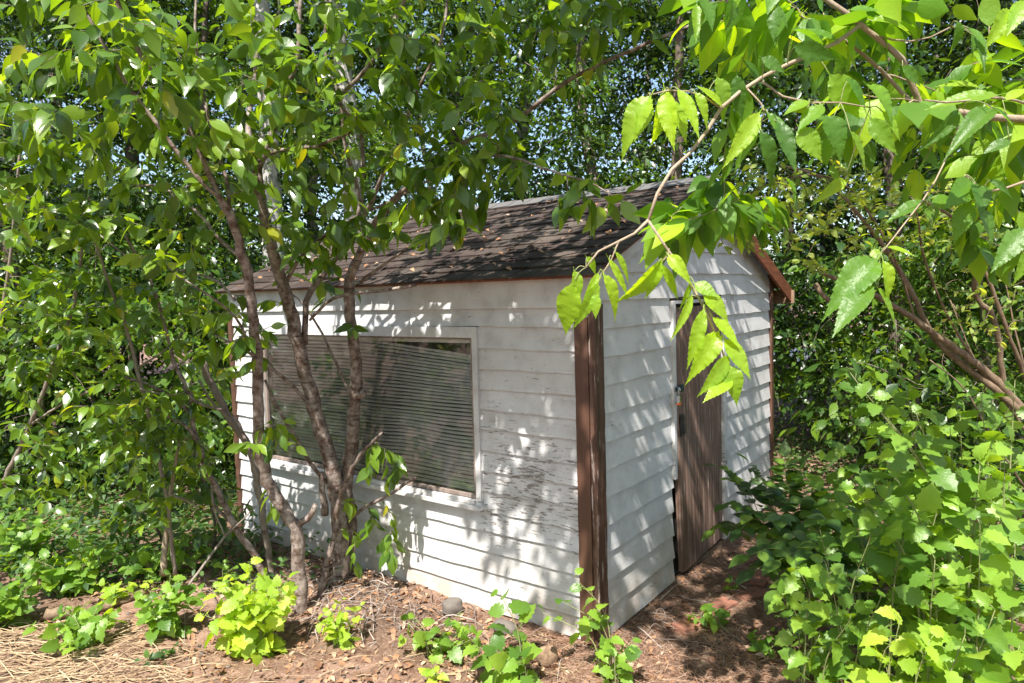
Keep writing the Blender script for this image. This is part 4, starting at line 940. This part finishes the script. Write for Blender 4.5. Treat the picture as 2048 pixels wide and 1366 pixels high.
# compound-leaved shrub by the door
def pinnate(mb, sm, base, tip, rg_, npair, size, droop=.06):
    base = np.asarray(base); tip = np.asarray(tip); mid = (base+tip)/2+[0, 0, droop]; path = spline([base, mid, tip], 12)
    tube(sm, path, np.linspace(.002, .001, 12), 4)
    ps, Ds, Ns, ss = [], [], [], []
    for k in range(npair):
        f = .25+.75*k/npair; i = min(int(f*11), 10); T_ = nrm(path[i+1]-path[i]); sd = nrm(np.cross(T_, UP))
        for s_ in (-1, 1):
            ps.append(path[i]); Ds.append(T_*.45+sd*s_+rg_.normal(size=3)*.12-UP*.15); Ns.append(UP+np.array([0, -.4, 0])+rg_.normal(size=3)*.2); ss.append(size*(.8+.3*rg_.random())*(1-.25*f))
    ps.append(path[-1]); Ds.append(T_); Ns.append(UP); ss.append(size)
    put_leaves(mb, LEAF_OV, np.array(ps), np.array(Ds), np.array(Ns), ss, rg_, np.full(len(ps), 1.25))
def compound(name, label, seed, base, tips, size, mat, group):
    rg_ = np.random.default_rng(seed); r_ = root_at(name, None, label, 'shrub', group); lf = MB(); sm = MB()
    b0 = ground_pt(*base)
    for t in tips:
        t = P(*t); j = b0*.45+t*.55+[0, 0, .12]; s_ = spline([b0, (b0+j)/2+[.02, 0, .05], j], 8)
        m_ = MB(); tube(m_, s_, np.linspace(.005, .002, 8), 5); m_.build('stem', M['stem_green'], r_, True); pinnate(lf, sm, j, t, rg_, 6, size)
    sm.build('leaf_stalks', M['stem_green'], r_, True); lf.build('foliage', mat, r_, True); return r_
compound('compound_leaf_shrub', 'shrub with feather-like leaves of paired oval leaflets against the door wall', 51, (1.55, 3.95),
    [(1470, 960, 3.85), (1540, 985, 3.75), (1580, 965, 3.85), (1500, 1030, 3.6), (1590, 1080, 3.4), (1530, 1075, 3.5), (1630, 1030, 3.6), (1650, 980, 3.8), (1440, 935, 3.9), (1600, 935, 3.95), (1520, 960, 3.7), (1610, 1000, 3.6), (1455, 1010, 3.7), (1480, 1060, 3.6), (1560, 1040, 3.5), (1430, 1060, 3.75), (1500, 925, 4.0), (1620, 1060, 3.5), (1570, 915, 4.0)], .105, M['leaf_shrub'], None)
compound('compound_leaf_shrub', 'darker feather-leaved shrub low over the brick edge, right of the first one', 52, (1.75, 3.5),
    [(1500, 1110, 3.3), (1560, 1120, 3.2), (1640, 1040, 3.3), (1700, 1080, 3.2), (1600, 1170, 3.1), (1540, 1090, 3.4), (1660, 1130, 3.1), (1720, 1020, 3.4), (1620, 1100, 3.2), (1560, 1180, 3.1), (1690, 1160, 3.0), (1510, 1140, 3.3)], .13, M['leaf_shrub'], None)

# ------------------------------------------------------------------ woods behind
def woodland(seed, h, crown_z0, rad, natt, leafm, bark, tr, nleaf, lsize, tpls, low=0, lean=.3, name='leafy_tree', cat='tree', droop=.35, mult=1):
    """a tree at the origin, returned as a root with trunk, branches, foliage"""
    K = Skel(seed); r = K.rng; pts = []
    dx, dy = r.normal()*lean, r.normal()*lean
    for f in np.linspace(0, 1, 7): pts.append([dx*f*f+r.normal()*.05*h/8, dy*f*f+r.normal()*.05*h/8, h*f-.1, tr*(1-f)**.8+.012])
    K.limb(pts, n=26, wob=.01, name='trunk', sides=9)
    z = crown_z0+(h-crown_z0)*r.random(natt)**.9
    rr_ = rad*np.sqrt(np.clip(1-((z-(crown_z0+(h-crown_z0)*.40))/(h-crown_z0)/.66)**2, .06, 1)); a = r.random(natt)*6.283; q = r.random(natt)**.45
    att = np.stack([dx*.3+np.cos(a)*rr_*q, dy*.3+np.sin(a)*rr_*q, z+r.normal(size=natt)*.15], 1)
    K.grow(att, rmax=tr*.4, k=6, sag=.05, wander=.06, maxlen=rad*1.6, rtip=.003)
    root = empty(name); K.wood('branches', bark, root, twig_sides=3)
    lf = MB()
    for path, rad_, Ln in K.twigs:
        tip = path[-1]; n = nleaf; dens = r.random()*.8+.6; n = int(n*dens)
        # sprays of leaves lie in loose flat layers round the outer half of each branch
        f = .35+.65*r.random(n); i = np.minimum((f*(len(path)-1)).astype(int), len(path)-2)
        pos = path[i]+(path[i+1]-path[i])*r.random(n)[:, None]
        off = r.normal(size=(n, 3))*np.array([.22, .22, .07])*mult; pos = pos+off
        D = nrm(off*[1, 1, .2])*.8+r.normal(size=(n, 3))*.4-UP*droop; N = UP+r.normal(size=(n, 3))*.5
        put_leaves(lf, tpls[0], pos, D, N, lsize*(.55+.8*r.random(n)), r)
    lf.build('foliage', leafm, root, True); return root
protoA = woodland(61, 9.5, 1.6, 2.3, 170, M['leaf_mid'], M['bark_grey'], .10, 115, .088, [LEAF_LOW])
protoB = woodland(62, 8.0, .8, 2.0, 170, M['leaf_dark'], M['bark_dark'], .09, 125, .082, [LEAF_LOW])
protoC = woodland(63, 11.0, 3.2, 2.0, 150, M['leaf_mid'], M['bark_pale'], .12, 95, .088, [LEAF_LOW], name='pale_barked_tree', lean=.1)
protoD = woodland(64, 2.6, .15, 1.1, 80, M['leaf_shrub'], M['bark_dark'], .03, 75, .062, [LEAF_LOW], name='understorey_bush', cat='bush', mult=.75)
protoF = woodland(66, 2.3, .3, 1.2, 55, M['leaf_mid'], M['bark_grey'], .025, 38, .11, [LEAF_OV], name='understorey_bush', cat='bush', mult=.9, droop=.6)
protoE = woodland(65, 6.0, .4, 1.7, 150, M['leaf_dark'], M['bark_dark'], .07, 120, .07, [LEAF_LOW], name='small_leaved_tree')
used = set()
def put(proto, px, d, rz, s_, label, cat, group):
    o = proto if proto.name not in used else copy_tree(proto); used.add(proto.name) 
    used.add(o.name)
    p = P(px, 600, d); o.location = (p[0], p[1], float(gz(p[0], p[1]))-.02); o.rotation_euler = (0, 0, rz); o.scale = (s_, s_, s_)
    tag(o, label, cat, group); return o
GT = 'woodland trees behind the shed'
WOODS = [(protoB, -260, 7.2, .3, 1.0, 'dark leafy tree at the far left edge behind the shrubs'),
 (protoE, 40, 6.6, 1.2, 1.0, 'small-leaved dark tree behind the left edge foliage'),
 (protoB, 250, 8.2, 2.1, 1.05, 'dark tree in deep shade between left edge and window tree'),
 (protoA, 130, 9.8, 3.3, 1.0, 'taller green tree behind the dark trees at upper left'),
 (protoE, 390, 7.4, 4.0, 1.0, 'small-leaved tree just left of the shed\'s far corner'),
 (protoC, 530, 7.0, .5, 1.0, 'pale-barked tall trunk rising behind the window tree\'s forked stems'),
 (protoC, 728, 7.5, 2.2, .95, 'pale-barked tall trunk rising behind the shed roof\'s left end'),
 (protoA, 640, 11.5, 5.1, 1.05, 'green tree between and beyond the two pale trunks'),
 (protoB, 900, 9.6, 1.7, 1.0, 'dark tree behind the middle of the roof ridge'),
 (protoC, 1045, 10.8, 4.2, 1.0, 'slimmer pale-barked tree seen above the roof ridge near picture centre'),
 (protoA, 1180, 9.2, .9, .95, 'green tree directly behind the gable peak'),
 (protoE, 1330, 8.0, 3.0, 1.15, 'small-leaved tree above the gable peak, behind the hanging limb'),
 (protoB, 1480, 9.6, 5.5, 1.0, 'dark tree behind the right slope of the roof'),
 (protoB, 1640, 9.4, 2.6, .9, 'dark tree standing right of the shed beyond the arching shrub'),
 (protoE, 1800, 7.2, .2, 1.1, 'small-leaved tree in shade right of the shed'),
 (protoB, 1960, 8.0, 3.7, 1.1, 'dark tree behind the thicket at the right edge'),
 (protoA, 2160, 7.2, 1.1, 1.0, 'green tree at the far right edge behind the big leaves'),
 (protoB, 2350, 6.4, 4.4, 1.0, 'dark tree outside the right edge reaching into the picture'),
 (protoB, 470, 13.5, 2.9, 1.25, 'distant dark tree closing the view left of the shed'),
 (protoA, 860, 14.5, 4.8, .85, 'distant green tree beyond the left half of the roof'),
 (protoA, 1300, 13.5, .1, .85, 'distant green tree beyond the right half of the roof'),
 (protoB, 1560, 13.0, 1.9, 1.1, 'distant dark tree glimpsed past the right eave'),
 (protoA, 1850, 14.5, 2.4, 1.2, 'distant green tree beyond the road at right'),
 (protoB, 60, 14.0, 5.8, 1.3, 'distant dark tree closing the left edge of the woods'),
 (protoB, 2080, 13.0, .7, 1.3, 'distant dark tree closing the right edge of the woods')]
for pr, px, d, rz, s_, lab in WOODS: put(pr, px, d, rz, s_, lab, 'tree', GT)
GB = 'understorey bushes at the edge of the woods'
BUSH = [(-120, 6.0, 0, 1.0, 'leafy bush at the left edge, nearest of the understorey'), (60, 6.2, 1.2, .8, 'bush left of the leaning sapling, above the ground cover'),
 (250, 6.6, 2.2, 1.0, 'tall bush between the left edge and the shed\'s far corner'), (385, 5.9, 3.4, .8, 'bush hiding the far lower corner of the window wall'),
 (150, 7.8, 4.4, 1.2, 'large bush in shade behind the nearer left bushes'), (-60, 8.0, 5.2, 1.3, 'large dark bush behind the left edge'),
 (440, 7.3, .7, 1.1, 'bush beyond the shed\'s far corner'), (1700, 7.4, 2.0, .9, 'dim bush between gable wall and arching stems'), (1830, 5.9, 3.1, .8, 'bush behind the lobed-leaf suckers'),
 (1990, 5.6, 4.2, 1.1, 'bush at the right edge behind the bare thicket'), (2150, 4.9, 5.3, 1.1, 'bush outside the right edge reaching in'),
 (1900, 8.8, 1.4, 1.2, 'farthest understorey bush at right')]
for kb, (px, d, rz, s_, lab) in enumerate(BUSH): put(protoF if kb % 2 else protoD, px, d, rz, s_, lab, 'bush', GB)
# trees on the photographer's side, seen only in the window glass
GC = 'trees standing behind the photographer'
for k, (x, y, pr, s_) in enumerate([(-5.5, -5.0, protoA, 1.0), (-9.0, -2.0, protoB, 1.0), (-2.0, -8.5, protoA, 1.1), (4.5, -7.5, protoB, 1.0), (-12, -7, protoA, 1.2), (1.5, -11, protoA, 1.2)]):
    o = copy_tree(pr); o.location = (x, y, 0); o.rotation_euler = (0, 0, k*1.3); o.scale = (s_,)*3
    tag(o, 'woodland tree behind the photographer, mirrored dimly in the window glass', 'tree', GC)

# ------------------------------------------------------------------ stuff on the ground
rg = np.random.default_rng(77)
def shed_clear(x, y, m_=.03):
    c, s_ = math.cos(R(53)), math.sin(R(53)); dx, dy = x-SX, y-SY; u = dx*c+dy*s_; v = -dx*s_+dy*c
    return ~((u > -m_) & (u < WG+m_) & (v > -m_) & (v < WL+m_))
def patch(n, x0, x1, y0, y1, fn):
    x = x0+(x1-x0)*rg.random(n); y = y0+(y1-y0)*rg.random(n)
    nz_ = .5+.25*np.sin(2.3*x+1.7*y+1)+.25*np.sin(4.1*x-3.3*y)+.18*np.sin(9*x+7*y)
    k = (rg.random(n) < np.clip(fn(x, y)*(.35+nz_), 0, 1)) & shed_clear(x, y); return x[k], y[k]
def cover(name, label, parts, size, hmax, mat, tpl):
    mb = MB()
    for n, x0, x1, y0, y1, fn in parts:
        x, y = patch(n, x0, x1, y0, y1, fn); k = len(x)
        z = gz(x, y)+.01+hmax*rg.random(k)**1.2*(.5+.5*np.sin(3*x+2*y)**2)
        D = np.stack([rg.normal(size=k), rg.normal(size=k), rg.normal(size=k)*.2-.1], 1); N = np.stack([rg.normal(size=k)*.4, rg.normal(size=k)*.4-.15, np.ones(k)], 1)
        put_leaves(mb, tpl, np.stack([x, y, z], 1), D, N, size*(.6+.8*rg.random(k)), rg)
    return tag(mb.build(name, mat, None, True), label, 'ground cover', None, 'stuff')
leftedge = lambda x, y: np.clip((-1.05-.35*(y-4.2)-x)*1.5+.15, 0, 1)*np.clip((y-3.75)*1.6, 0, 1)
cover('ground_cover', 'dense low green leaves carpeting the soil left of the shed and into the woods',
      [(52000, -7.5, -.9, 3.5, 8.5, leftedge), (9000, -12, 0, 8, 15, lambda x, y: 1+0*x)], .05, .22, M['leaf_cover'], LEAF_LOW)
cover('ivy_patch', 'dark low leaves spreading over shaded soil right of the shed',
      [(16000, 1.9, 7.0, 4.2, 9, lambda x, y: np.clip((x-1.9-.12*(y-4.2))*1.4+.2, 0, 1)), (6000, 2, 13, 8.5, 15, lambda x, y: 1+0*x), (3000, 1.2, 3.4, 2.9, 4.3, lambda x, y: np.clip((x-1.35)*2, 0, 1))], .05, .16, M['leaf_cover'], LEAF_LOW)
def strands(mb, x, y, ln, wd, lift, dirj=None, curve=.1):
    n = len(x); a = rg.random(n)*6.283 if dirj is None else dirj[0]+rg.normal(size=n)*dirj[1]
    d = np.stack([np.cos(a), np.sin(a)], 1); s_ = np.stack([-d[:, 1], d[:, 0]], 1); l = ln*(.4+rg.random(n)*.9); cv = rg.normal(size=n)*curve
    z0 = .004+lift*rg.random(n); z2 = .004+lift*rg.random(n)**2; V = np.zeros((n, 8, 3)); 
    for i, f in enumerate((0, .33, .67, 1)):
        px_ = x+d[:, 0]*l*(f-.5)+s_[:, 0]*cv*l*4*f*(1-f); py_ = y+d[:, 1]*l*(f-.5)+s_[:, 1]*cv*l*4*f*(1-f)
        z = gz(px_, py_)+z0*(1-f)+z2*f+lift*.7*f*(1-f)
        w_ = wd*(1 if f < 1 else .4)
        for j, sg in enumerate((-1, 1)):
            V[:, i*2+j, 0] = px_+s_[:, 0]*w_*sg/2; V[:, i*2+j, 1] = py_+s_[:, 1]*w_*sg/2; V[:, i*2+j, 2] = z+(w_*.5 if sg > 0 else 0)
    f_ = np.array([0, 1, 3, 2, 2, 3, 5, 4, 4, 5, 7, 6]); LI = (f_[None]+(np.arange(n)*8)[:, None]).ravel(); LS = (np.array([0, 4, 8])[None]+(np.arange(n)*12)[:, None]).ravel()
    mb.raw(V.reshape(-1, 3), LI, LS, np.repeat(rg.random(n), 8))
mb = MB(); x, y = patch(26000, -.3, 2.6, 2.8, 4.9, lambda x, y: np.clip((x+.1)*3, .0, 1)); strands(mb, x, y, .075, .0016, .018)
x, y = patch(9000, -1.6, .4, 3.2, 4.6, lambda x, y: .35+0*x); strands(mb, x, y, .07, .0016, .012)
tag(mb.build('pine_needles', M['needles'], None), 'brown pine needles and fine litter before the door and along the walls', 'litter', None, 'stuff')
mb = MB(); x, y = patch(3000, -3.4, -.75, 2.7, 3.6, lambda x, y: .75*np.clip((-1.45-x)*1.6+(3.25-y)*1.5, 0, 1)); strands(mb, x, y, .22, .0034, .035, (.25, .55), .06)
x, y = patch(1600, -1.4, .3, 2.7, 3.4, lambda x, y: .35+0*x); strands(mb, x, y, .12, .0028, .015)
tag(mb.build('dry_grass', M['straw'], None), 'long straw-coloured dry grass stems strewn over the lower left', 'dry grass', None, 'stuff')
mb = MB(); x, y = patch(11000, -2.6, 2.2, 2.8, 4.9, lambda x, y: .35+.6*np.exp(-((x+.5)/.9)**2)*1.0); k = len(x)
put_leaves(mb, leaf_tpl(prof(4, .3), .5, .5), np.stack([x, y, gz(x, y)+.006+.012*rg.random(k)], 1), np.stack([rg.normal(size=k), rg.normal(size=k), rg.normal(size=k)*.15], 1),
           np.stack([rg.normal(size=k)*.4, rg.normal(size=k)*.4, np.ones(k)], 1), .035*(.4+rg.random(k)), rg)
tag(mb.build('dead_leaves', M['deadleaf'], None, True), 'curled brown dead leaves scattered over the dirt round the tree foot', 'litter', None, 'stuff')
mb = MB()
for k in range(900):
    c = P(0, 0, 1) if 0 else None
    xx = -.55+rg.normal()*.75; yy = 3.95+rg.normal()*.35+(-.2*xx)
    if not shed_clear(np.array([xx]), np.array([yy]), .05)[0] or yy < 2.9: continue
    a = rg.random()*6.283; l = .08+.3*rg.random()**2; e = np.array([xx+math.cos(a)*l, yy+math.sin(a)*l])
    if not shed_clear(e[:1], e[1:], .04)[0]: continue
    z1, z2 = float(gz(xx, yy)), float(gz(*e)); r_ = .0012+.003*rg.random()**2
    pth = spline([[xx, yy, z1+.008+.03*rg.random()], [(xx+e[0])/2+rg.normal()*.02, (yy+e[1])/2+rg.normal()*.02, (z1+z2)/2+.015+.04*rg.random()], [e[0], e[1], z2+.006]], 7)
    tube(mb, pth, np.linspace(r_, r_*.5, 7), 5, rg.random())
tag(mb.build('twig_litter', M['twiglit'], None, True), 'grey broken twigs piled round the stems under the window', 'twigs', None, 'stuff')
mb = MB(); x, y = patch(2200, -3, 2.2, 2.7, 4.8, lambda x, y: .6+0*x)
for q, (a, b_) in enumerate(zip(x, y)):
    s_ = .003+.009*rg.random()**3; v = nrm(rg.normal(size=(8, 3)))*s_*[1, 1, .6]
    v = np.array([(sx, sy, sz) for sx in (-1, 1) for sy in (-1, 1) for sz in (-.6, .6)])*s_*(.7+.5*rg.random((8, 3)))+[a, b_, float(gz(a, b_))+s_*.2]
    mb.add(v, [(0, 1, 3, 2), (4, 6, 7, 5), (0, 4, 5, 1), (2, 3, 7, 6), (0, 2, 6, 4), (1, 5, 7, 3)], rg.random())
tag(mb.build('pebbles', M['concrete'], None, True), 'small pebbles and crumbs of soil on the bare dirt', 'pebbles', None, 'stuff')

# rotten log, stones, bricks, block
def lump(name, label, cat, loc, dim, mat, seed, rz=0, sub=3, rough=.12, group=None):
    bm_ = __import__('bmesh').new(); __import__('bmesh').ops.create_icosphere(bm_, subdivisions=sub, radius=1)
    r_ = np.random.default_rng(seed); ph = r_.random(9)*6
    for v in bm_.verts:
        c = v.co.copy(); q = 1+rough*(math.sin(3*c.x+ph[0])*math.sin(4*c.y+ph[1])+.6*math.sin(7*c.z+ph[2]+3*c.x)+.3*math.sin(15*c.x+9*c.y+ph[3]))
        for i in range(3): c[i] = math.copysign(abs(c[i])**.75, c[i])
        v.co = Vector((c.x*dim[0]*q, c.y*dim[1]*q, c.z*dim[2]*q))
    me = bpy.data.meshes.new(name); bm_.to_mesh(me); bm_.free(); me.materials.append(mat)
    for p in me.polygons: p.use_smooth = True
    o = bpy.data.objects.new(name, me); COL.objects.link(o); o.location = loc; o.rotation_euler = (0, 0, rz); tag(o, label, cat, group); return o
x, y = gp(905, 1225); lump('stone', 'pale rounded stone lying against the foot of the window wall', 'stone', (x, y, .03), (.055, .04, .045), M['concrete'], 1, .4)
x, y = gp(1010, 1262); lump('stone', 'grey flat block poking out under the window wall near the corner', 'stone', (x, y, .02), (.07, .035, .035), M['concrete'], 2, -.6, 3, .06)
x, y = gp(1095, 1325); lump('wood_chunk', 'short reddish chunk of wood on the litter left of the corner post', 'wood chunk', (x, y, .03), (.05, .03, .05), M['oldwood'], 3, .3, 3, .05)
def log(name, label, pts, w_, mat):
    K = Skel(5); K.limb(L(pts, w_), n=22, wob=.006, sides=10); m_ = MB(); tube(m_, K.limbs[0][0], K.limbs[0][1], 10, .5, .12, K.rng); tag(m_.build(name, mat, None, True), label, 'log')
x1_, y1_ = gp(100, 1240); x2_, y2_ = gp(300, 1190)
log('rotten_log', 'short pale-brown rotten log lying among seedlings at lower left', [(95, 1228, 3.66), (150, 1222, 3.7), (215, 1212, 3.76), (300, 1180, 3.9)], (26, 10), M['twig_tan'])
GK = 'red bricks edging the door step'
for k, (px, py, rz, lab) in enumerate([(1385, 1245, .5, 'red brick half sunk in needles, nearest to the corner post'), (1440, 1215, .7, 'red brick behind the nearest one, before the door'), (1470, 1160, .9, 'red brick beside the door\'s lower right corner'),
        (1500, 1185, .6, 'red brick right of the door seedling, in shade'), (1520, 1150, 1.0, 'farthest red brick, next to the feather-leaved shrub'), (1555, 1195, .4, 'red brick at the right end of the row, under the suckers')]):
    x, y = gp(px, py); m_ = MB(); m_.box(-.1, .1, -.048, .048, -.03, .03); o = m_.build('brick', M['brick'], None, bevel=.006); o.location = (x, y, float(gz(x, y))-.012); o.rotation_euler = (R(3*math.sin(k*3)), R(4*math.cos(k*2)), rz); tag(o, lab, 'brick', GK)

mb = MB(); k = 220; u = rg.random(k)*(WG/2+OV_E); yv = rg.random(k)*WL
pos = np.array([S(WG/2-a, y_, EAVE+RISE+.048-sl*a+.004*rg.random()) for a, y_ in zip(u, yv)])
nn = np.array(SM[:3, :3] @ np.array([-sl, 0, 1.0]))
put_leaves(mb, leaf_tpl(prof(4, .3), .5, .5), pos, rg.normal(size=(k, 3))*[1, 1, .1]-.0, nn+rg.normal(size=(k, 3))*.25, .04*(.4+rg.random(k)), rg)
x_ = rg.random(60)
tag(mb.build('fallen_leaves', M['deadleaf'], None, True), 'small brown fallen leaves scattered on the shed roof', 'litter', None, 'stuff')
